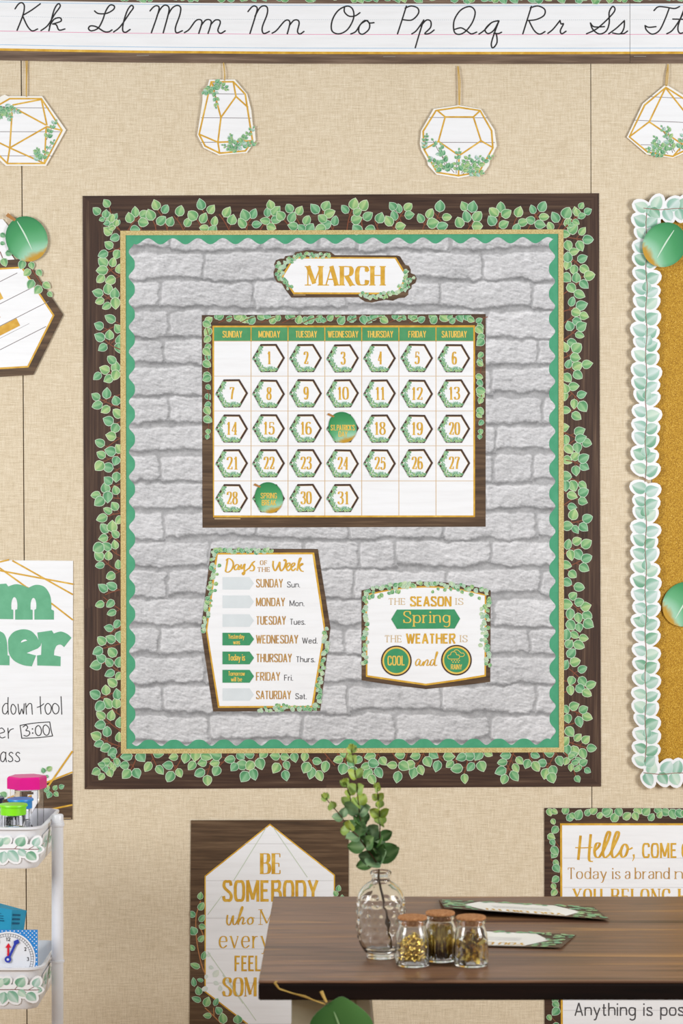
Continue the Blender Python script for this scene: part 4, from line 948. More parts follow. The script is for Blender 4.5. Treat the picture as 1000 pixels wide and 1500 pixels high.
# ------------------------------------------------------------------ glitter board and die-cut leaf border
single('glitter_panel', MB().prism(rect(955, 310, 1300, 1130), .001, .003), 'gold_glitter', 'gold glitter panel inside the white-edged leaf border', 'board')
def diecut(label, a, b_, side=27, seedoff=0):
    a, b_ = Vector(a), Vector(b_); ln = (b_-a).length; e = (b_-a)/ln; nn = Vector((-e.y, e.x)); th = math.atan2(e.y, e.x)
    root = thing('leaf_cutout_border', label, 'border strip', W((a.x+b_.x)/2, (a.y+b_.y)/2, .012), 'white edged leaf cut-out border strips')
    H = .0135; wm = MB(); lm = MB()
    wm.prism([tuple(a+e*14-nn*10), tuple(b_-e*14-nn*10), tuple(b_-e*14+nn*10), tuple(a+e*14+nn*10)], H-.0006, H-.00005)
    lm.stroke([tuple(a+e*(6+(ln-12)*t/30)+nn*(1.2*math.sin(t*1.3))) for t in range(31)], H+.0007, 1.0, col=lin((150, 102, 88)))
    u = 2; k = 0
    def one(p, an, L_, Wd):
        pts = []; N = 9
        for i in range(N+1):
            t = i/N; hw = (Wd/2)*max(0, math.sin(math.pi*t**.82))**.55+3.0; pts.append((L_*t*1.0+(t-.5)*6, hw))
        pts = pts+[(q[0], -q[1]) for q in pts[::-1]]; ca, sa = math.cos(an), math.sin(an); hh = wm.lift()*.8
        wm.prism([(p.x+q[0]*ca-q[1]*sa, p.y+q[0]*sa+q[1]*ca) for q in pts], H-.0005, H+hh)
        lm.leaf(p.x, p.y, an, L_, Wd, H+.0005, R.choice(TEALS), 7, edge=.93)
    while u < ln-2:
        for sd in (-1, 1):
            an = th+math.pi+sd*R.uniform(.8, 1.15) if k % 3 else th+math.pi+sd*R.uniform(1.0, 1.3)
            L_ = R.uniform(19.5, 23.5); p = a+e*min(ln, u+(5 if sd > 0 else 0))+nn*sd*1.5
            one(p, an, L_, L_*R.uniform(.72, .86))
        if k % 4 == 2: one(a+e*u, th+math.pi+R.uniform(-.4, .4), 16, 14)
        u += R.uniform(18.5, 21.5); k += 1
    part('white_card', wm, 'paper_white', root, 'white cut-out edge')
    part('leaf_print', lm, 'print', root, 'pale teal green leaf pairs')
diecut('upper upright strip of white-edged pale leaves beside the glitter panel', (947.0, 306), (945.5, 712))
diecut('lower upright strip of white-edged pale leaves beside the glitter panel', (945.5, 716), (945.5, 1122))
diecut('strip of white-edged pale leaves along the glitter panel bottom', (1290, 1134), (936, 1133))
diecut('strip of white-edged pale leaves along the glitter panel top', (1290, 307), (936, 306))
accent('green paper leaf dipped in gold over the top corner of the leaf cut-out border', 973, 358.5, 33, ((1001, 321), (994, 328), 2.6), 2.45, [(987, 337), (974, 357), (962, 378)], .022)
accent('green paper leaf lying on the gold glitter panel', 1002, 885, 33, ((1030, 850), (1023, 856), 2.6), 2.45, [(1016, 862), (1002, 884), (989, 906)], .008)

# ------------------------------------------------------------------ white poster with green letters
root = thing('lettered_poster', 'white poster with fat green letters, black handwriting and gold lines', 'poster', W(-40, 1010, .001))
pl = [(-205, 819), (107, 821.5), (106, 1200.5), (-205, 1200)]
part('sheet', MB().prism(pl, .0015, .0022), 'paper_white', root)
zp = lambda *P: [(p[0]/8.333, 820+p[1]/8.333) for p in P]
gm = MB()
for a, b_ in (((150, 10), (890, 425)), ((-200, 95), (895, 298)), ((-60, 60), (330, 340)), ((625, 530), (890, 735)), ((-100, 50), (110, 0)), ((330, 335), (640, 545))):
    gm.stroke(zp(a, b_), .0024, 2.4)
zq = lambda *P: [(p[0]/9.09, 1010+p[1]/9.09) for p in P]
gm.brk().stroke(zq((965, 820), (640, 1290)), .0031, 2.6); gm.stroke(zq((965, 1100), (560, 1260), (100, 1450)), .0031, 2.4)
gm.stroke([(106, 1179), (84, 1183.5), (20, 1197)], .0031, 2.4)
part('gold_lines', gm, 'gold_print', root)
part('wood_corner', MB().poly([(106, 1133), (70, 1146.5), (10, 1170), (-60, 1190), (-100, 1200), (106, 1200.3)], .0027), 'wood_print_warm', root, 'dark wood lower corner')
tm = MB()
def ap(*P): return tm.brk().poly(zp(*P), .0026+tm.lift())
# fat slab letters m / e r with their neighbours' edges
arc = lambda cx, cy, rx, ry, a0, a1, n=10: [(cx+rx*math.cos(math.radians(a0+(a1-a0)*i/n)), cy+ry*math.sin(math.radians(a0+(a1-a0)*i/n))) for i in range(n+1)]
ap((-60, 300), (75, 290), (100, 325), *spline([(100, 325), (190, 298), (270, 310), (345, 342)])[1:], *spline([(345, 342), (440, 305), (540, 330), (605, 420), (625, 520), (625, 605)])[1:], (640, 612), (658, 622), (658, 730), (420, 730), (420, 612), *arc(408, 560, 36, 96, 65, -180, 12)[2:], (372, 606), (398, 612), (398, 730), (185, 730), (185, 612), (212, 602), *arc(175, 560, 38, 105, 20, -200, 12), (135, 602), (162, 612), (162, 725), (-60, 722))
ap((-60, 880), (0, 872), *spline([(0, 872), (50, 905), (80, 980), (90, 1080), (92, 1165)])[1:], (116, 1172), (116, 1288), (-60, 1285))
ap(*spline([(100, 1040), (105, 960), (170, 880), (280, 848), (380, 870), (450, 940)]), (470, 985), (508, 1000), (495, 1050), (460, 1082), (325, 1138), (440, 1168), (388, 1300), *spline([(388, 1300), (280, 1285), (170, 1230), (110, 1140), (100, 1040)])[1:-1])
ap((455, 888), (632, 862), (655, 900), *spline([(655, 900), (740, 876), (820, 905), (872, 952)])[1:], (782, 1066), *spline([(782, 1066), (740, 1036), (690, 1050), (662, 1110)])[1:], (658, 1165), (740, 1182), (738, 1298), (455, 1290), (452, 1168), (502, 1160), (508, 1000), (470, 985))
part('letter', tm, 'letter_green', root, 'fat green slab letter')
part('letter_eye', MB().poly(zp((254, 1012), (262, 992), (285, 976), (310, 972), (334, 986), (300, 996)), .0031), 'paper_white', root, 'white eye of the letter e')
tm = MB()
HW = [[(105, 190), (70, 188), (35, 240), (40, 310), (75, 325), (105, 280)], [(108, 105), (105, 220), (110, 330)],
      ['o', (180, 200), (212, 250), (200, 315), (165, 325), (145, 270), (155, 210)], [(240, 195), (258, 330), (290, 260), (312, 325), (322, 190)], [(342, 185), (352, 330)], [(350, 240), (385, 190), (418, 195), (425, 260), (430, 330)],
      [(535, 95), (538, 220), (545, 325)], [(495, 238), (540, 222), (582, 190)], ['o', (640, 185), (680, 230), (672, 300), (635, 330), (605, 290), (602, 220)], ['o', (735, 185), (782, 230), (775, 300), (735, 325), (700, 280), (700, 215)], [(812, 95), (818, 220), (822, 330)],
      [(0, 585), (60, 560), (30, 515), (0, 520)], [(-10, 590), (0, 630), (30, 645), (68, 632)], [(105, 515), (112, 650)], [(108, 590), (135, 540), (178, 522)],
      [(268, 478), (290, 650)], [(288, 648), (500, 642), (700, 618)], [(700, 618), (680, 540), (662, 432)], [(662, 432), (450, 448), (268, 478)],
      [(305, 500), (345, 475), (368, 505), (345, 545), (385, 555), (395, 590), (360, 620), (318, 612)], ['o', (515, 480), (548, 530), (545, 590), (510, 615), (475, 580), (475, 510)], ['o', (610, 472), (655, 520), (650, 585), (615, 610), (578, 570), (575, 500)],
      [(75, 850), (45, 832), (10, 870), (10, 940), (45, 960), (75, 900)], [(78, 835), (75, 905), (85, 962)], [(172, 850), (145, 835), (120, 865), (160, 905), (168, 945), (130, 962), (110, 945)], [(262, 850), (235, 835), (212, 865), (250, 905), (260, 945), (225, 962), (200, 945)]]
brush(tm, HW, .0026, 1.25, (0, 1010), 9.09)
for q in ((432, 525), (435, 580)): p = zq(q)[0]; tm.disc(p[0], p[1], 1.1, .0028, 8)
part('handwriting', tm, 'ink_black', root, 'black handwriting')
lm = MB()
for (x, y, an, L_, pal) in ((590, 1115, -1.9, 9, 2), (620, 1080, -.6, 10, 3), (600, 1150, .3, 6, 2)): p = zq((x, y))[0]; lm.leaf(p[0], p[1], an, L_, L_*.85, .0034, GREENS[pal], 6)
zr = lambda *P: [(p[0]/8.83, 1120+p[1]/8.83) for p in P]
for (x, y, an, L_) in ((690, 330, -.9, 9), (760, 300, -.4, 9), (700, 355, .8, 9), (655, 350, 2.0, 11), (640, 340, 3.3, 9), (625, 330, -1.9, 8), (90, 410, 3.6, 12), (60, 420, 2.9, 10)): p = zr((x, y))[0]; lm.leaf(p[0], p[1], an, L_, L_*.85, .0034, R.choice(GREENS), 6)
lm.stroke(zr((640, 350), (700, 330), (780, 290)), .0032, 1.0, col=STEM); lm.stroke(zr((660, 340), (720, 375)), .0032, 1.0, col=STEM); lm.stroke(zq((570, 1120), (640, 1060)), .0032, .8, col=STEM)
part('leaf_print', lm, 'print', root, 'green leaf sprig')
part('imprint', MB().poly(rect(92, 1198, 104, 1199), .0029), 'gold_tan_print', root)

# ------------------------------------------------------------------ BE SOMEBODY poster
root = thing('quote_poster', 'dark wood poster with a white pointed panel and gold BE SOMEBODY quote', 'poster', W(394, 1366, .001))
part('sheet', MB().prism([(279.5, 1201.5), (510.5, 1201), (510.5, 1530), (277.6, 1530)], .0015, .0022), 'wood_print_warm', root)
pn = [(395.2, 1206.5), (490.5, 1281.5), (490.5, 1452), (395, 1526), (299.5, 1453), (299.5, 1283)]
part('gold_line', MB().poly(pn, .0024), 'gold_print', root)
part('face', MB().poly(inset(pn, 1.9), .0026), 'paper_white', root)
pm = MB()
for y, x0, x1 in ((1236, 358, 430), (1290, 302, 488), (1345, 302, 488), (1390, 302, 488), (1440, 302, 488), (1500, 352, 438)): pm.stroke([(x0, y), (x1, y)], .0027, .6)
part('plank_lines', pm, 'plank_line', root)
sg_ = MB()
for a, b_ in (((390, 1212), (342, 1290)), ((400, 1212), (450, 1285)), ((304, 1340), (325, 1312)), ((304, 1394), (375, 1495)), ((326, 1428), (356, 1470))): sg_.brk().stroke([a, b_], .0028, 1.2)
part('facet_line', sg_, 'sage_print', root, 'pale sage facet lines')
zs_ = lambda x, y: (310+x/5.263, 1230+y/5.263)
tm = MB()
def tz(s_, x0, x1, y, cap, wv, wh, serif=False, **k): a = zs_(x0, y); b_ = zs_(x1, y); text(tm, s_, a[0], b_[0], a[1], cap/5.263, wv, wh, .0029, serif, **k)
tz('BE', 372, 540, 265, 160, 5.2, 1.3, True, gap=1.4, sw=1.2)
tz('SOMEBODY', 80, 824, 478, 166, 4.3, 4.0, gap=2.4)
tz('M', 370, 480, 656, 118, 2.4, .8, True)
tz('every', 54, 448, 836, 140, 2.5, 1.1, True, gap=1.2, sw=.8)
tz('FEEL', 176, 384, 1014, 120, 2.8, 2.6, gap=2.2)
tz('SOM', 80, 346, 1208, 146, 4.2, 1.1, True, gap=1.2, sw=.9)
brush(tm, [[(122, 580), (118, 640), (140, 655), (165, 585), (165, 645), (185, 650), (215, 590), (238, 530), (232, 520), (212, 590), (205, 655)], [(206, 640), (232, 598), (246, 610), (238, 650), (262, 640)], ['o', (302, 598), (318, 620), (310, 646), (286, 650), (278, 622)], [(300, 600), (330, 604)]], .0029, 2.3, (310, 1230), 5.263, 1.2)
part('lettering', tm, 'gold_print', root, 'gold quote lettering')
lm = MB(); lm.lim = (278.6, 1202, 510, 1529)
zl = lambda *P: [(270+p[0]/7.143, 1290+p[1]/7.143) for p in P]
for P in (((170, 210), (125, 360), (120, 500), (130, 640), (160, 800), (205, 950), (300, 1100)), ((215, 1330), (310, 1420), (400, 1510), (480, 1560)), ((310, 1420), (305, 1330)), ((140, 640), (200, 590), (150, 470))): lm.stroke(spline(zl(*P)), .0024, 1.5, col=lin((178, 122, 78)))
for (x, y, an, L_, w_) in ((160, 200, -1.4, 12, 9), (150, 310, -1.0, 14, 10), (110, 380, -2.4, 12, 10), (155, 430, -.9, 13, 9), (150, 470, .3, 11, 9), (115, 570, -2.0, 14, 13), (150, 640, -.9, 12, 9), (105, 730, -2.3, 11, 8), (190, 830, -1.3, 14, 8), (165, 910, 3.5, 17, 9), (105, 1110, -1.7, 14, 8),
                           (200, 1050, 3.4, 10, 6), (160, 1200, -1.8, 14, 11), (175, 1260, 3.5, 15, 9), (215, 1320, -1.2, 16, 12), (310, 1310, -1.1, 13, 8), (285, 1415, 3.2, 13, 9), (385, 1395, -2.2, 13, 11), (410, 1500, -1.7, 17, 13), (560, 1500, -1.6, 14, 14)):
    p = zl((x, y))[0]; lm.leaf(p[0], p[1], an, L_, w_, .0031, R.choice(GREENS[:3]), 6)
lm.brk()
for (x, y) in ((495, 1306), (494, 1313), (501, 1320)): lm.leaf(x, y, R.uniform(-2.2, -.9), 10, 8, .0031, R.choice(GREENS[:3]), 6)
part('leaf_print', lm, 'print', root, 'green leaf sprays')
lm = MB()
pale = [tuple(hexmix(c, lin((240, 240, 240)), .72) for c in g) for g in GREENS]
for (x, y, an, L_) in ((240, 800, -1, 8), (250, 900, .3, 9), (300, 1010, -.9, 14), (300, 1060, .4, 10), (250, 1120, 2.8, 11), (375, 1160, -1.6, 10), (240, 980, 2, 8)): p = zl((x, y))[0]; lm.leaf(p[0], p[1], an, L_, L_*.7, .0028, R.choice(pale), 5)
part('pale_leaf_print', lm, 'print', root, 'faded leaves')

# ------------------------------------------------------------------ HELLO poster
root = thing('greeting_poster', 'wood and leaf edged poster with gold Hello lettering behind the table', 'poster', W(960, 1390, .001))
part('sheet', MB().prism([(797, 1183.5), (1130, 1184), (1130, 1620), (797.6, 1620)], .0015, .0022), 'wood_print_across', root)
part('gold_line', MB().poly([(820, 1206), (1107, 1206), (1107, 1598), (821.5, 1598)], .0031), 'gold_print', root)
part('face', MB().poly([(823, 1209), (1104, 1209), (1104, 1595), (824.5, 1595)], .0033), 'paper_white', root)
pm = MB()
for y in (1257, 1300, 1345, 1390, 1435, 1480, 1540): pm.stroke([(825, y), (1104, y)], .0034, .6)
part('plank_lines', pm, 'plank_line', root)
lm = MB(); lm.lim = (797.8, 1184, 1129, 1619)
edge_leaves(lm, [(803, 1192), (1128, 1193)], 38, 15, .0024, GREENS, 6, 6)
edge_leaves(lm, [(809, 1200), (809.5, 1610)], 40, 14, .0024, GREENS, 6, 6)
for y in range(1225, 1600, 33): lm.stroke([(820, y+18), (812, y+6), (806, y)], .0023, 1.2, col=STEM)
part('leaf_print', lm, 'print', root, 'green leaf print')
zw = lambda x, y: (830+x/5.882, 1210+y/5.882)
tm = MB()
brush(tm, [[(118, 82), (108, 190), (98, 292)], [(206, 70), (196, 180), (192, 290), (224, 306)], [(72, 186), (140, 188), (220, 184)], [(232, 222), (272, 180), (282, 150), (254, 152), (238, 210), (248, 262), (280, 266), (312, 210)],
           [(312, 220), (356, 120), (372, 60), (352, 52), (326, 130), (310, 230), (330, 272), (372, 240)], [(372, 240), (430, 120), (448, 62), (428, 52), (402, 130), (386, 230), (404, 272), (444, 240), (478, 185)],
           ['o', (502, 156), (524, 190), (508, 250), (478, 268), (464, 230), (476, 180)], [(512, 160), (530, 200), (566, 186)]], .0035, 3.9, (830, 1210), 5.882, 1.6)
p = zw(568, 250); tm.stroke(spline([(p[0]+1, p[1]-1), (p[0]+1.6, p[1]+4), (p[0]-.6, p[1]+9)]), .0035, 3.2, taper=lambda t: 1-.8*t)
def th_(s_, x0, x1, y, cap, wv, wh, serif=False, **k): a = zw(x0, y); b_ = zw(x1, y); text(tm, s_, a[0], b_[0], a[1], cap/5.882, wv, wh, .0035, serif, **k)
th_('COME', 648, 952, 276, 130, 3.0, 2.7, gap=2.5); th_('G', 988, 1062, 276, 130, 3.0, 2.7)
th_('YOU', 50, 306, 672, 132, 3.2, 1.2, True, gap=1.8); th_('BELONG', 382, 895, 672, 132, 3.2, 1.2, True, gap=1.8); th_('H', 958, 1040, 672, 132, 3.6, 1.3, True)
part('gold_lettering', tm, 'gold_print', root, 'gold lettering')
tm = MB()

for s2, x0, x1 in (('Today', 6, 345), ('is', 390, 462), ('a', 498, 548), ('brand', 584, 886), ('n', 930, 1000)): th_(s2, x0, x1, 456, 98, 1.8, .8, True, gap=1.0, sw=.8)
tm2 = MB(); text(tm2, 'Anything is pos', 841, 1002, 1488, 19, 2.0, 2.0, .0035, gap=1.8, space=4.2)
part('brown_lettering', tm, 'gold_brown_print', root, 'thin serif line'); part('sans_lettering', tm2, 'ink_grey', root, 'plain brown grey line')

# ------------------------------------------------------------------ table
zt_ = .75; yF, yB = -D+2.027*K, -D+2.473*K; xL, xR = -.1045, 1.15
root = thing('walnut_table', 'long dark walnut table with beige legs holding the vase and jars', 'table', (.5, (yF+yB)/2, 0))
tm = MB(); rr = .003; prof = [(yF+rr, zt_), (yF+rr*.3, zt_-rr*.3), (yF, zt_-rr)]
def slab(m_, x0, x1, y0, y1, z0, z1, b_):
    ring_ = lambda z, d: [m_.vert(p) for p in ((x0+d, y0+d, z), (x1-d, y0+d, z), (x1-d, y1-d, z), (x0+d, y1-d, z))]
    rs = [ring_(z0, b_), ring_(z0+b_, 0), ring_(z1-b_, 0), ring_(z1-b_*.3, b_*.3), ring_(z1, b_)]
    for a, c in zip(rs, rs[1:]):
        for i in range(4): j = (i+1) % 4; m_.f.append([a[i], a[j], c[j], c[i]])
    m_.f.append(rs[0][::-1]); m_.f.append(rs[-1]); return m_
slab(tm, xL, xR, yF+.001, yB, zt_-.004, zt_, .0015); part('table_top', tm, 'walnut', root)
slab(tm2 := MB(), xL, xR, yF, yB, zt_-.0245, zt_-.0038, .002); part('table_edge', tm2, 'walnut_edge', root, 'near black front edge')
for x in (-.064, .95):
    lm = MB(); y0, y1 = yF+.05, yB-.05
    i = [lm.vert(p) for p in ((x, y0, zt_-.0245), (x+.082, y0, zt_-.0245), (x+.082, y1, zt_-.0245), (x, y1, zt_-.0245), (x-.002, y0-.012, 0), (x+.14, y0-.012, 0), (x+.14, y1+.012, 0), (x-.002, y1+.012, 0))]
    for q in ((0, 1, 2, 3), (7, 6, 5, 4), (0, 4, 5, 1), (1, 5, 6, 2), (2, 6, 7, 3), (3, 7, 4, 0)): lm.f.append([i[k] for k in q])
    lg = part('leg', lm, 'beige_paint', root)
    fm = MB(); i = [fm.vert(p) for p in ((x+.082, y0-.004, zt_-.0245), (x+.099, y0-.004, zt_-.0245), (x+.099, y1, zt_-.0245), (x+.082, y1, zt_-.0245), (x+.14, y0-.016, 0), (x+.165, y0-.016, 0), (x+.165, y1+.012, 0), (x+.14, y1+.012, 0))]
    for q in ((0, 1, 2, 3), (7, 6, 5, 4), (0, 4, 5, 1), (1, 5, 6, 2), (2, 6, 7, 3), (3, 7, 4, 0)): fm.f.append([i[k] for k in q])
    part('leg_edge', fm, 'beige_paint_light', root, parent=lg)
    bm = MB(); bm.box(x+.003, x+.081, y0-.007, y0+.002, zt_-.0405, zt_-.0245); part('bracket', bm, 'beige_paint', root, parent=lg)

# award certificates lying on the table, upside down to the camera
def award(label, nl, nr, fr, fl_, lift, rows):
    """corners on the table (x, distance); lift(u, v) height in metres"""
    def mp(u, v, h):      # u 0..1 left to right, v 0..1 near to far
        a = Vector(nl).lerp(Vector(nr), u); b_ = Vector(fl_).lerp(Vector(fr), u); p = a.lerp(b_, v)
        return Vector((p.x, p.y*K-D, zt_+lift(u, v)+h))
    def sheet(m_, pts_u, v0, v1, h, n=10):
        pass
    root = thing('award_certificate', label, 'certificate', mp(.5, .5, 0), 'award certificates on the table')
    def patch(poly_fn, h):
        """grid patch: poly_fn(v) gives (u0, u1)"""
        m_ = MB(); NV, NU = 12, 16; rows_ = []
        for a in range(NV+1):
            v = a/NV; u0, u1, vv = poly_fn(v); rows_.append([m_.vert(mp(u0+(u1-u0)*k/NU, vv, h)) for k in range(NU+1)])
        for a in range(NV):
            for k in range(NU): m_.f.append([rows_[a][k], rows_[a][k+1], rows_[a+1][k+1], rows_[a+1][k]])
        return m_
    base = patch(lambda v: (0, 1, v), 0.0)
    under = patch(lambda v: (0, 1, v), -.0003)
    part('sheet', base, 'wood_print_warm', root)
    hexv = lambda v: (.13+.13*abs(2*v-1), .87-.13*abs(2*v-1)) 
    part('white_panel', patch(lambda v: (*hexv(v), .06+.88*v), .0002), 'paper_cream', root)
    lm = MB(lambda x, y, h: mp(x/100, 1-y/50, h))
    for ends in (0, 1):
        for k in range(30):
            t = R.random(); x = R.uniform(1, 14+8*abs(2*t-1)); x = 100-x if ends else x
            s2 = R.uniform(4, 6.5); lm.leaf(x, 1+48*t, R.uniform(0, 6.28), s2, s2*.8, .0004+(k % 4)*1e-4, R.choice(GREENS), 4)
    for k in range(24): s2 = R.uniform(3.5, 5.5); lm.leaf(18+64*R.random(), R.uniform(1, 5), R.uniform(0, 6.28), s2, s2*.75, .0004+(k % 4)*1e-4, R.choice(GREENS), 4)
    part('leaf_print', lm, 'print', root, 'green leaves at both ends')
    tm = MB(lambda x, y, h: mp(1-x/100, y/50, h))
    text(tm, 'YOU DID IT!', 26, 74, 12.5, 7.5, 1.5, .8, .0004, True, 1.3, 3.2)
    part('lettering', tm, 'gold_print', root, 'gold lettering')
    ln = MB(lambda x, y, h: mp(1-x/100, y/50, h))
    for y in (20, 24, 28): ln.poly(rect(32, y, 68, y+.8), .0004)
    part('ruled_lines', ln, 'plank_line', root)
award('award certificate with a lifted edge lying nearest the back of the table', (.150, 2.347), (.386, 2.318), (.376, 2.405), (.148, 2.450), lambda u, v: .0008+.0125*max(0, 1-v)*(1-.8*u), 1)
award('award certificate lying flat just behind the cork jars', (.100, 2.193), (.296, 2.172), (.327, 2.246), (.120, 2.283), lambda u, v: .0008+.002*u*(1-v), 2)

# ------------------------------------------------------------------ vase with eucalyptus
def px_at(x, y, d): return Vector(((x-500)*d/FPX, -D+d, ZC+(750-y)*d/FPX))
vd = 2.119*K+.020; vc = px_at(557.5, 1400, vd); vx, vy = vc.x, vc.y; s_ = vd/FPX
def vz(y): return ZC+(750-y)*s_
prof_o = [(r_*s_, zt_+z_) for r_, z_ in ((0, .0004), (18.5, .0004), (20.5, .002), (21.5, .006), (26, .011), (31, .019), (34, .030), (35.3, .044), (35.4, .062), (34.8, .076), (32.6, .085), (27, .093), (20, .0985), (14.4, .1015), (13.0, .105), (13.6, .109), (15.4, .111), (15.5, .1135), (13.8, .115))]
def resample(P, k=4): return spline(P, False, k)
th = .0022
prof_i = [(r_*s_, zt_+z_) for r_, z_ in ((11.6, .114), (10.8, .105), (12.2, .1), (18, .0962), (25, .0908), (30.4, .083), (32.2, .075), (32.8, .062), (32.6, .044), (31.2, .031), (28, .021), (22, .0135), (12, .011), (0, .0105))]
def hob(a, z, r):
    k = (z-zt_)/.0115; rowi = math.floor(k); fz = (k-rowi)-.5; ca = a*12/(2*math.pi)+(.5 if rowi % 2 else 0); fa = (ca-math.floor(ca))-.5
    if z-zt_ < .016 or z-zt_ > .096: return 0
    d2 = (fa*2.2)**2+(fz*2.4)**2; return .0016*max(0, 1-d2*1.8)
root = thing('glass_vase', 'clear hobnail glass bottle vase on the table holding a eucalyptus stem', 'vase', (vx, vy, zt_))
vm = MB(); vm.lathe(vx, vy, resample(prof_o, 5)+resample(prof_i, 4), 120, lambda a, z, r: hob(a, z, r) if r > 33.3*s_ else 0)
part('glass_body', vm, 'glass', root, smooth=True)
ev_ = thing('eucalyptus_stem', 'green eucalyptus sprig with paler tips standing in the glass vase', 'plant', (vx, vy, zt_+.02))
sm_ = MB(); lm = MB()
def real_leaf(base, dirv, up, L_, Wd, c0, c1, curl=.25):
    dirv = dirv.normalized(); side = dirv.cross(up).normalized(); nrm = side.cross(dirv).normalized(); NU, NV = 7, 4; rows_ = []
    for i in range(NU+1):
        t = i/NU; hw = Wd/2*max(0.02, math.sin(math.pi*min(1, t*.97+.02)**.8))**.65; row = []
        for j in range(-NV//2, NV//2+1):
            f_ = j/(NV/2); p = base+dirv*(L_*t)+side*(hw*f_)+nrm*(curl*L_*(t*t*.5-.25*t)+.12*Wd*f_*f_)
            c = hexmix(c0, c1, .25+.5*t); c = hexmix(c, lin((176, 200, 140)), .35 if j == 0 else 0); row.append(lm.vert(p, c))
        rows_.append(row)
    for a, b_ in zip(rows_, rows_[1:]):
        for k in range(len(a)-1): lm.f.append([a[k], a[k+1], b_[k+1], b_[k]])
DKG = [(lin((54, 92, 44)), lin((104, 142, 80))), (lin((44, 84, 36)), lin((84, 124, 58))), (lin((88, 122, 84)), lin((138, 166, 122)))]
LTG = [(lin((118, 146, 36)), lin((196, 208, 96))), (lin((104, 140, 48)), lin((176, 196, 104)))]
zE = lambda x, y, d=0.0: px_at(465+x/6.975, 1085+y/6.975, vd+d)
STEMS = [([(625, 1290, 0), (600, 1150, .004), (520, 1000, .008), (440, 820, .006), (420, 660, .0), (400, 480, -.004), (380, 280, -.004), (345, 90, -.002)], 9, 1.0),
         ([(625, 1290, 0), (560, 1180, -.006), (470, 1060, -.012), (400, 960, -.014), (320, 890, -.012), (230, 760, -.01), (150, 670, -.006), (85, 590, -.004)], 6, .85),
         ([(625, 1290, 0), (630, 1150, .006), (636, 1000, .01), (636, 820, .01), (625, 650, .008), (606, 490, .006)], 8, .9),
         ([(625, 1290, 0), (530, 1150, .01), (450, 960, .018), (390, 800, .02), (350, 690, .018), (330, 560, .014), (300, 470, .012), (290, 440, .012)], 7, .8)]
low = [px_at(552+x, y, vd+d) for x, y, d in ((2.6, 1272, 0), (3, 1290, -.002), (8, 1312, -.006), (14, 1340, -.010), (18, 1370, -.012), (21, 1391, -.012))]
sm_.tube([tuple(p) for p in [Vector(q) for q in spline([(p.x, p.z) for p in low], False, 4)] and [Vector((q[0], vy-.006, q[1])) for q in spline([(p.x, p.z) for p in low], False, 4)]], .0014, 8, .0019)
for si, (P, nl, sc_) in enumerate(STEMS):
    pts = [zE(*p) for p in P]; fine_ = []
    for i in range(len(pts)-1):
        a, b_, c, d_ = pts[max(0, i-1)], pts[i], pts[i+1], pts[min(len(pts)-1, i+2)]
        for q in range(4):
            t = q/4; fine_.append(.5*(2*b_+(c-a)*t+(2*a-5*b_+4*c-d_)*t*t+(3*b_-a-3*c+d_)*t**3))
    fine_.append(pts[-1]); sm_.tube(fine_, .0012, 6, .0006)
    for k in range(nl+1):
        f_ = .10+.90*k/nl; i = min(len(fine_)-2, int(f_*(len(fine_)-1))); p = fine_[i]; t = (fine_[i+1]-fine_[max(0, i-1)]).normalized()
        size = (.0195*(1-f_)**.8+.0095)*sc_*1.1; rot = k*1.45+si; pal = DKG if f_ < .55 else (DKG[2:]+LTG if f_ < .72 else LTG)
        u_ = t.cross(Vector((0, 1, 0))).normalized(); w_ = t.cross(u_)
        for q in (0, math.pi):
            dv_ = u_*math.cos(rot+q)+w_*math.sin(rot+q)*.8+t*(.35+.7*f_*f_)
            c0, c1 = R.choice(pal); real_leaf(p, dv_, t*.4+Vector((R.uniform(-.25, .25), -.8, .25)), size*R.uniform(.85, 1.1), size*R.uniform(.78, .95), c0, c1)
    for q in range(3):
        c0, c1 = LTG[0]; dv_ = (fine_[-1]-fine_[-3]).normalized()+Vector((R.uniform(-.5, .5), R.uniform(-.5, .5), 0)); real_leaf(fine_[-1], dv_, Vector((0, -1, .2)), .0085, .006, c0, c1)
part('stem', sm_, 'stem_brown', ev_, smooth=True); part('foliage', lm, 'leaf_real', ev_, smooth=True)

# ------------------------------------------------------------------ cork jars
def jar(label, cx, d, kind):
    y = -D+d; root = thing('cork_jar', label, 'jar', (cx, y, zt_), 'small cork topped glass jars')
    r0 = .0225
    o_ = [(0, .0004), (.0185, .0004), (.0215, .0022), (r0, .008), (r0*1.0, .022), (r0*.97, .034), (.0205, .043), (.0182, .049), (.0172, .0525), (.0178, .055), (.0190, .0565), (.0190, .0588), (.0178, .0600)]
    i_ = [(.0156, .0600), (.0154, .053), (.0165, .049), (.0190, .0425), (.0207, .034), (.0211, .022), (.0209, .008), (.0196, .0034), (0, .0030)]
    m_ = MB(); m_.lathe(cx, y, [(a, zt_+b_) for a, b_ in resample(o_, 3)+resample(i_, 3)], 48); part('glass_body', m_, 'glass', root, smooth=True)
    m_ = MB(); m_.lathe(cx, y, [(.0138, zt_+.0530), (.0150, zt_+.0606), (.0188, zt_+.0607), (.0192, zt_+.0612), (.0192, zt_+.0636), (.0187, zt_+.0642)], 40); part('cork_lid', m_, 'cork', root, smooth=True)
    return cx, y
DJ = 2.081*K+.0215; DR = 2.104*K+.0215
jars = [('cork jar of gold push pins nearest the glass vase', (604-500)*DJ/FPX, DJ), ('cork jar of gold sticks standing behind the other two jars', (644.5-500)*DR/FPX, DR), ('cork jar of gold binder clips at the end of the jar group', (689.7-500)*DJ/FPX, DJ)]
jc = [jar(lb, x, d, k) for k, (lb, x, d) in enumerate(jars)]
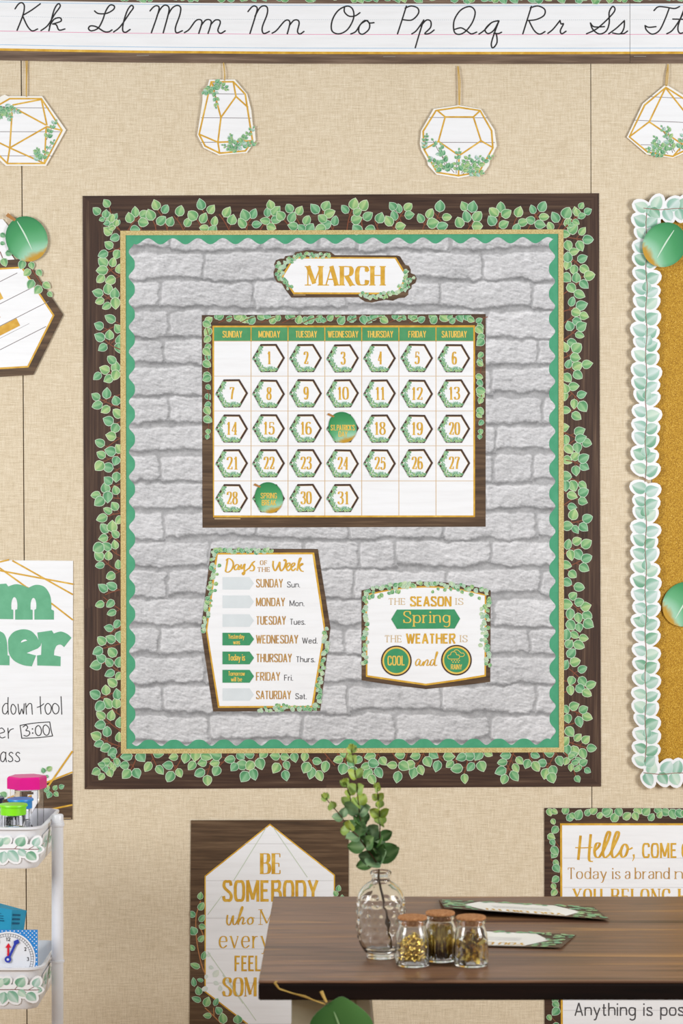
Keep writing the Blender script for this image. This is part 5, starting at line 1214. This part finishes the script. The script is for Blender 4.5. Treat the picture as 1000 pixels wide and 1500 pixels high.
# push pins
def clone(mesh_name, me_list, name, label, cat, loc, rot, group, sc=1):
    o = thing(name, label, cat, loc, group); o.rotation_euler = rot; o.scale = (sc,)*3
    for nm, me in me_list: child(nm, me, o)
    return o
m_ = MB(); m_.lathe(0, 0, [(.0036, -.0012), (.0044, -.0006), (.0040, .0001), (.0021, .0010), (.0017, .0033), (.0024, .0048), (.0034, .0056), (.0034, .0066), (.0026, .0072)], 14); pin_head = m_.mesh('pin_head', 'brass', smooth=True)
m_ = MB(); m_.lathe(0, 0, [(.0005, -.0072), (.0005, -.0012)], 6); pin_point = m_.mesh('pin_point', 'brass')
def pack(n, rmax, z0, z1, mind, dome=True):
    out = []; tries = 0
    while len(out) < n and tries < 30000:
        tries += 1; a = R.uniform(0, 6.283); f_ = R.random(); r = rmax*math.sqrt(R.random()); z = z0+(z1-z0)*f_
        if dome and z > z0+(z1-z0)*(.62+.38*(1-(r/rmax)**1.5)): continue
        p = Vector((r*math.cos(a), r*math.sin(a), z))
        if all((p-q).length > mind for q in out): out.append(p)
    return out
for p in pack(100, .0150, .0090, .0400, .0052):
    clone('p', [('head', pin_head), ('point', pin_point)], 'push_pin', 'shiny gold push pin in the cork jar nearest the glass vase', 'push pin', (jc[0][0]+p.x, jc[0][1]+p.y, zt_+p.z), (R.uniform(0, 6.28), R.uniform(0, 6.28), R.uniform(0, 6.28)), 'gold push pins in the jar', .8)
m_ = MB(); m_.lathe(0, 0, [(.00095, 0), (.00095, .044)], 6); stick = m_.mesh('stick', 'brass', smooth=True)
for k in range(70):
    r = .0188*math.sqrt((k+.5)/70); a = k*2.39996; o = bpy.data.objects.new('gold_stick', stick); C.objects.link(o)
    o.location = (jc[1][0]+r*math.cos(a)*.97, jc[1][1]+r*math.sin(a)*.97, zt_+.0045+R.uniform(0, .0015)); o.rotation_euler = (R.uniform(-.03, .03), R.uniform(-.03, .03), 0); o.scale = (1, 1, R.uniform(.8, .97)*(1 if r < .0165 else .8))
    o['label'] = 'thin gold stick standing in the rear cork jar'; o['category'] = 'stick'; o['group'] = 'gold sticks in the rear jar'
m_ = MB()
i = [m_.vert(p) for p in ((-.0058, -.0028, -.0064), (.0058, -.0028, -.0064), (.0058, .0028, -.0064), (-.0058, .0028, -.0064), (-.0058, -.0004, -.0002), (.0058, -.0004, -.0002), (.0058, .0004, -.0002), (-.0058, .0004, -.0002))]
for q in ((3, 2, 1, 0), (0, 1, 5, 4), (2, 3, 7, 6), (4, 5, 6, 7)): m_.f.append([i[k] for k in q])
clip_body = m_.mesh('clip_body', 'brass')
m_ = MB()
for sy in (-1, 1): m_.tube([(p[0], sy*p[1], p[2]-.0064) for p in ((-.0025, .0004, .0060), (-.0030, .0022, .0095), (-.0018, .0030, .0128), (.0018, .0030, .0128), (.0030, .0022, .0095), (.0025, .0004, .0060))], .00045, 5)
clip_wire = m_.mesh('clip_handle', 'brass', smooth=True)
for p in pack(64, .0146, .0095, .0420, .0060):
    clone('c', [('clip_body', clip_body), ('clip_handle', clip_wire)], 'binder_clip', 'small gold binder clip in the cork jar farthest from the vase', 'binder clip', (jc[2][0]+p.x, jc[2][1]+p.y, zt_+p.z), (R.uniform(0, 6.28), R.uniform(0, 6.28), R.uniform(0, 6.28)), 'gold binder clips in the jar', .85)

# ------------------------------------------------------------------ leaf garland hanging at the table front
gd = 2.027*K-.010
root = thing('hanging_paper_leaf', 'deep green paper leaf on twine hanging from the table front edge', 'paper leaf', px_at(500, 1500, gd))
m_ = MB(); N = 40; KR = 6; rows_ = []
for i in range(N):
    a = 2*math.pi*i/N; row = []
    for k in range(KR+1):
        f_ = k/KR; x = 47*f_*math.cos(a)*(1-.08*math.sin(a)*-1); y = 43*f_*math.sin(a)
        if y < 0: x *= (1-.55*(-y/43)**2.2)
        bow = .004*(f_*math.cos(a))**2
        row.append(m_.vert(px_at(500+x, 1503+y, gd+bow), hexmix(lin((44, 90, 32)), lin((84, 132, 66)), .5+.5*math.sin(2.0*x/47+.4)*f_)))
    rows_.append(row)
for i in range(N):
    a, b_ = rows_[i], rows_[(i+1) % N]
    for k in range(KR): m_.f.append([a[k], a[k+1], b_[k+1], b_[k]] if k else [a[0], a[1], b_[1]])
back = [m_.vert(v+Vector((0, .0006, 0)), lin((210, 220, 200))) for v in [m_.v[r_[KR]] for r_ in rows_]]
for i in range(N): j = (i+1) % N; m_.f.append([rows_[i][KR], back[i], back[j], rows_[j][KR]])
m_.f.append(back)
part('leaf_face', m_, 'print', root, smooth=True)
m_ = MB(lambda x, y, h: px_at(x, y, gd-.0006-h)); m_.stroke(spline([(489, 1482), (496, 1500), (503, 1525)]), 0, 2.6, col=lin((150, 186, 130)), taper=lambda t: .3+.7*math.sin(math.pi*t)); part('midrib', m_, 'print', root)
m_ = MB(); m_.tube([px_at(470.5, 1452, gd), px_at(474, 1460, gd), px_at(478, 1468, gd)], .0022, 8, .0014); part('leaf_stem', m_, 'twine', root, smooth=True)
m_ = MB(); P = [px_at(x, y, gd-.0 + dd) for x, y, dd in ((404, 1437.6, .008), (401.5, 1440, .0045), (408, 1448, .004), (425, 1454, .004), (445, 1460, .003), (462, 1466, .002), (474, 1470, 0))]
m_.tube(P, .0008, 7); m_.tube([p+Vector((.0015, -.001, .0012*math.sin(2*k))) for k, p in enumerate(P)], .0006, 7); part('twine', m_, 'twine', root, smooth=True)

# ------------------------------------------------------------------ rolling cart
yc0, yc1 = -D+2.70*K, -D+2.876*K; cx0, cx1 = -.862, -.5015
root = thing('rolling_cart', 'white plastic rolling cart with leaf decorated baskets', 'cart', ((cx0+cx1)/2, (yc0+yc1)/2, 0))
def rrect(x0, x1, y0, y1, r, z, m_, n=6):
    out = []
    for (cx, cy, a0) in ((x1-r, y0+r, -90), (x1-r, y1-r, 0), (x0+r, y1-r, 90), (x0+r, y0+r, 180)):
        for k in range(n+1): a = math.radians(a0+90*k/n); out.append(m_.vert((cx+r*math.cos(a), cy+r*math.sin(a), z)))
    return out
def loft(m_, rings, cap0=True, cap1=True):
    for a, b_ in zip(rings, rings[1:]):
        for i in range(len(a)): j = (i+1) % len(a); m_.f.append([a[i], a[j], b_[j], b_[i]])
    if cap0: m_.f.append(rings[0][::-1])
    if cap1: m_.f.append(rings[-1])
TIERS = [(.811, .7405), (.5757, .504), (.340, .268)]
for zr_, zb_ in TIERS:
    m_ = MB(); t_ = .012
    rg = [rrect(cx0+t_, cx1-t_, yc0+t_, yc1-t_, .022, zb_, m_), rrect(cx0+t_*.8, cx1-t_*.8, yc0+t_*.8, yc1-t_*.8, .024, zb_+.004, m_), rrect(cx0+.003, cx1-.003, yc0+.003, yc1-.003, .026, zr_-.004, m_), rrect(cx0-.001, cx1+.001, yc0-.001, yc1+.001, .027, zr_-.0035, m_), rrect(cx0-.001, cx1+.001, yc0-.001, yc1+.001, .027, zr_, m_),
          rrect(cx0+.004, cx1-.004, yc0+.004, yc1-.004, .025, zr_+.0005, m_), rrect(cx0+.005, cx1-.005, yc0+.005, yc1-.005, .024, zr_-.004, m_), rrect(cx0+t_, cx1-t_, yc0+t_, yc1-t_, .022, zb_+.005, m_)]
    loft(m_, rg); bk = part('basket', m_, 'white_plastic', root, smooth=True)
    if zr_ < .4: continue
    # leaf border sticker along the front, wrapped on the side
    H = .0006
    def fr(x, y, h, zr_=zr_, zb_=zb_):   # sticker pixels: x along the front, y down from rim, at the slanted front face
        d = 2.70*K; t = min(1, max(0, y/61)); yy = yc0+.003+(t_*.8-.003)*t-h-.0012
        return Vector(((x-500)*(d+.006)/FPX, yy, zr_-.004-(zr_-zb_-.008)*t))
    wm = MB(fr); lm = MB(fr); k_ = 1
    zf = lambda x, y: (x/8.83, (y-800)/8.83*1.0)
    LV = [((205, 1060), -.95, 19, 16), ((225, 1035), -.95, 18.5, 16), ((440, 1040), -1.1, 17, 12), ((40, 1000), -.75, 14, 12), ((60, 1110), 1.75, 21, 14), ((110, 1100), .95, 24, 16), ((240, 1090), .75, 15, 12), ((350, 1130), .75, 18, 15), ((545, 1075), 2.4, 9, 4), ((540, 1080), -2.6, 9, 4), ((-60, 1040), -.9, 18, 15), ((-90, 1110), 1.2, 20, 15), ((-200, 1040), -.9, 18, 15), ((-230, 1110), 1.2, 20, 15), ((-300, 1080), -.9, 18, 15)]
    for (q, an, L_, Wd) in LV[1:]:
        p = zf(*q); pts = []
        for i in range(10): t = i/9; pts.append((L_*t+(t-.5)*5, Wd/2*max(0, math.sin(math.pi*t**.82))**.55+2.4))
        pts += [(a, -b_) for a, b_ in pts[::-1]]; ca, sa = math.cos(an), math.sin(an)
        wm.poly([(p[0]+a*ca-b_*sa, p[1]+a*sa+b_*ca) for a, b_ in pts], H+wm.lift()); lm.leaf(p[0], p[1], an, L_, Wd, H+.0004, R.choice(TEALS), 7, edge=.95)
    wm.poly([(-45, 22), (58, 24), (60, 37), (-45, 40)], H)
    lm.stroke([zf(-400, 1085), zf(45, 1080), zf(200, 1078), zf(370, 1085), zf(545, 1082)], H+.0003, 1.2, col=lin((130, 84, 80)))
    lm.stroke([zf(280, 1078), zf(340, 1120)], H+.0003, .9, col=lin((130, 84, 80))); lm.stroke([zf(190, 1078), zf(225, 1035)], H+.0003, .9, col=lin((130, 84, 80))); lm.stroke([zf(370, 1082), zf(440, 1040)], H+.0003, .9, col=lin((130, 84, 80)))
    # side
    def sd_(u, v, h, zr_=zr_, zb_=zb_): return Vector((cx1-.003-.009*v+h+.0014, yc0+.03+u*.18, zr_-.004-(zr_-zb_-.008)*v))
    ls = MB(sd_); ws = MB(sd_)
    ws.poly([(0, .2), (1, .2), (1, .85), (0, .85)], H)
    for k in range(7): ls.leaf(.03+.14*k, .5, (-1.0 if k % 2 else 1.0), .24, .2, H+.0003, R.choice(TEALS), 6)
    ls.stroke([(0, .5), (1, .5)], H+.0002, .02, col=lin((130, 84, 80)))
    # one sticker part, colours in the mesh
    st = part('sticker_card', wm, 'paper_white', root, 'white cut-out sticker', parent=bk); part('sticker_leaves', lm, 'print', root, 'pale green printed leaves', parent=bk)
    part('side_sticker_card', ws, 'paper_white', root, parent=bk); part('side_sticker_leaves', ls, 'print', root, 'pale green printed leaves', parent=bk)
ym = (yc0+yc1)/2
for (px_, py_) in ((cx1+.0118, ym-.012), (cx0-.0118, ym-.012)):
    m_ = MB(); m_.lathe(px_, py_, [(.0102, .05), (.0102, .797), (.0112, .798), (.0112, .806), (.0104, .8065), (.0104, .816), (.009, .8185)], 28); po = part('post', m_, 'white_plastic', root, smooth=True)
    for zr_, _ in TIERS:
        m_ = MB(); m_.lathe(px_, py_, [(.0104, zr_-.012), (.0122, zr_-.012), (.0122, zr_-.0085), (.0104, zr_-.0085)], 24); part('collar', m_, 'white_plastic', root, smooth=True, parent=po)
    m_ = MB(); m_.lathe(px_, py_, [(.006, .03), (.006, .052)], 12); m_.box(px_-.012, px_+.012, py_-.014, py_+.014, .022, .040); part('caster_fork', m_, 'white_plastic', root, parent=po)
    m_ = MB()
    for sx in (-.006, .006):
        A = [[m_.vert((px_+sx+dx, py_+.02*math.cos(2*math.pi*i/20), .0202+.02*math.sin(2*math.pi*i/20))) for i in range(20)] for dx in (-.004, .004)]
        loft(m_, A)
    part('wheel', m_, 'ink_grey', root, smooth=True)
# lidded clear jars in the top basket
zfl = TIERS[0][1]+.0055
def lidded(label, name_mat, cx_px, d, r, ztop, hl, sides, clabel):
    d = d*K; c = px_at(cx_px, 1150, d); x, y = c.x, c.y
    root = thing('lidded_jar', label, 'jar', (x, y, zfl), 'clear jars with bright lids in the cart')
    rb = r*(.86 if sides > 8 else .85); zl_ = ztop-hl
    m_ = MB(); ph = .30 if sides == 6 else 0; nb = 24 if sides > 8 else 6
    wl = .0016
    m_.lathe(x, y, [(rb, zfl), (rb, zl_), (rb-wl, zl_), (rb-wl, zfl+wl)], nb if nb == 6 else 12, ph=ph); part('clear_body', m_, 'clear_plastic', root)
    m_ = MB(); zmid = (zfl+zl_)/2
    b0 = [(rb*.72, zfl+.004), (rb*.74, zfl+.02), (rb*.5, zmid-.02), (rb*.16, zmid), (rb*.5, zmid+.02), (rb*.74, zl_-.02), (rb*.72, zl_-.003)]
    m_.lathe(x, y, resample(b0, 3), 18); part('inner_bulb', m_, 'clear_plastic', root, smooth=False)
    m_ = MB()
    if sides == 6: m_.lathe(x, y, [(r, zl_), (r, ztop-.003), (r*.93, ztop)], 6, ph=ph)
    else: m_.lathe(x, y, [(r*.9, zl_), (r*.9, ztop-.004), (r, ztop-.0035), (r, ztop-.001), (r*.97, ztop)], 40)
    part('lid', m_, name_mat, root, clabel, smooth=sides > 8)
lidded('clear jar with a hot pink six-sided lid in the cart', 'pink_plastic', 39.5, 2.831, .0350, .8765, .0215, 6, 'hot pink lid')
lidded('clear jar with a round blue lid between the pink and lime lidded jars', 'blue_plastic', 30, 2.782, .0225, .8455, .0165, 40, 'blue lid')
lidded('clear jar with a round lime green lid nearest the basket front', 'lime_plastic', 19.5, 2.737, .0242, .8440, .0175, 40, 'lime green lid')
lidded('clear jar with a dark navy lid cut by the frame edge', 'navy_plastic', -12, 2.800, .0215, .8440, .0150, 40, 'navy lid')

# learning clock standing in the second basket
zfl2 = TIERS[1][1]+.0055; cd = 2.722*K; cc = px_at(12, 1404.8, cd); q_ = cd/FPX
def ck(x, y, h): return Vector((cc.x+x*q_, cc.y-h, cc.z-y*q_))
root = thing('learning_clock', 'square blue dotted teaching clock with red and blue hands in the cart', 'clock', (cc.x, cc.y, zfl2))
yb_ = -(zfl2+.0004-cc.z)/q_
m_ = MB(ck); m_.prism([(-43, -42.5), (43, -42.5), (43, yb_), (-43, yb_)], -.003, 0); part('backing', m_, 'clock_blue', root, 'blue board')
m_ = MB(ck)
for iy in range(-7, 16):
    for ix in range(-7, 8):
        x, y = ix*5.9+(2.95 if iy % 2 else 0), iy*3.0-20
        if math.hypot(x, y) > 41 and abs(x) < 42 and -42 < y < yb_: m_.disc(x, y, .95, .0003, 8)
part('dots', m_, 'white_plastic', root, 'white polka dots')
m_ = MB(ck); m_.disc(0, 0, 40, .0005, 64); part('dial', m_, 'white_plastic', root, 'white dial')
m_ = MB(ck)
m_.ring([(37.2*math.cos(2*math.pi*i/64), 37.2*math.sin(2*math.pi*i/64)) for i in range(64)], .5, .0007); m_.ring([(33.4*math.cos(2*math.pi*i/64), 33.4*math.sin(2*math.pi*i/64)) for i in range(64)], .4, .0007)
for k in range(60): a = 2*math.pi*k/60; m_.stroke([(33.4*math.cos(a), 33.4*math.sin(a)), (37.2*math.cos(a), 37.2*math.sin(a))], .0007, .45)
for k in range(1, 13):
    a = math.pi/6*k; x, y = 29*math.sin(a), -29*math.cos(a); s_ = str(k); hw = 1.5 if len(s_) == 1 else 3.2
    text(m_, s_, x-hw, x+hw, y+2.6, 5.4, .85, .75, .0008)
part('dial_print', m_, 'ink_black', root, 'black numerals and minute ring')
m_ = MB(ck); m_.prism([(-1.3, 0), (-1.1, -17), (-4.0, -17), (.6, -23.5), (4.0, -17.5), (1.4, -17), (1.3, 0)], .0012, .0020); part('hour_hand', m_, 'hand_red', root, 'red hand')
m_ = MB(ck); m_.prism([(-1.4, 0), (8.6, -22), (8.4, -26.5), (14.6, -29.5), (16.8, -24.5), (12.2, -21.4), (1.6, 1)], .0022, .0030); part('minute_hand', m_, 'hand_blue', root, 'blue hand')
m_ = MB(ck); m_.prism([(4.8*math.cos(2*math.pi*i/24), 4.8*math.sin(2*math.pi*i/24)) for i in range(24)], .0022, .0036); part('hub', m_, 'hand_blue', root)
m_ = MB(ck); m_.disc(0, 0, 1.9, .0038, 12); part('hub_pin', m_, 'pale_arrow', root)

# teal card packet leaning behind the clock
td = 2.79*K
root = thing('card_packet', 'teal printed card packet standing behind the learning clock', 'card packet', px_at(12, 1400, td))
zf_ = lambda x, y: (x/7.89, 1310+y/7.89)
def pk(x, y, h):
    p = px_at(x, y, td); return p+Vector((0, -h, 0))
m_ = MB()
A = [zf_(-160, 95), zf_(158, 152), zf_(112, 430)]
fr_ = [pk(*zf_(-200, 95), .02), pk(*zf_(158, 152), .02), pk(*zf_(100, 600), .02), pk(*zf_(-230, 600), .02)]
for p in (fr_[2], fr_[3]): p.z = zfl2
bk_ = [pk(*zf_(-120, 85), -.01), pk(*zf_(302, 195), -.006), pk(*zf_(170, 600), -.006), pk(*zf_(-200, 600), -.01)]
for p in (bk_[2], bk_[3]): p.z = zfl2
i = [m_.vert(p) for p in fr_+bk_]
for q in ((3, 2, 1, 0), (4, 5, 6, 7), (0, 1, 5, 4), (1, 2, 6, 5), (2, 3, 7, 6), (3, 0, 4, 7)): m_.f.append([i[k] for k in q])
part('packet', m_, 'teal_card', root)
m_ = MB(lambda x, y, h: pk(x, y, .0206))
for (x0, x1, y0, y1) in ((0, 35, 190, 197), (0, 62, 218, 227), (0, 60, 245, 254), (0, 70, 270, 284), (0, 20, 375, 400)): m_.poly([zf_(x0, y0), zf_(x1, y0+5), zf_(x1, y1+5), zf_(x0, y1)], 0)
part('print_lines', m_, 'teal_dark', root)
v0, v1, v2, v3 = fr_[1], bk_[1], bk_[2], fr_[2]
sdm = lambda u, v: (v0.lerp(v1, u)).lerp(v3.lerp(v2, u), v)+(v1-v0).cross(v3-v0).normalized()*-.0005
def side_quad(m_, u0, u1, a, b_): m_.f.append([m_.vert(sdm(u0, a)), m_.vert(sdm(u0, b_)), m_.vert(sdm(u1, b_)), m_.vert(sdm(u1, a))])
nrm_ = (v1-v0).cross(v3-v0).normalized()
if nrm_.y > 0: sdm = lambda u, v, f=sdm: f(u, v)+nrm_*-.0002
m_ = MB(); side_quad(m_, .08, .55, .24, .50); part('purple_patch', m_, 'purple_print', root, 'purple panel')
m_ = MB(); 
for a in (.05, .10, .15): side_quad(m_, .08, .6, a, a+.022)
part('side_print', m_, 'teal_dark', root)
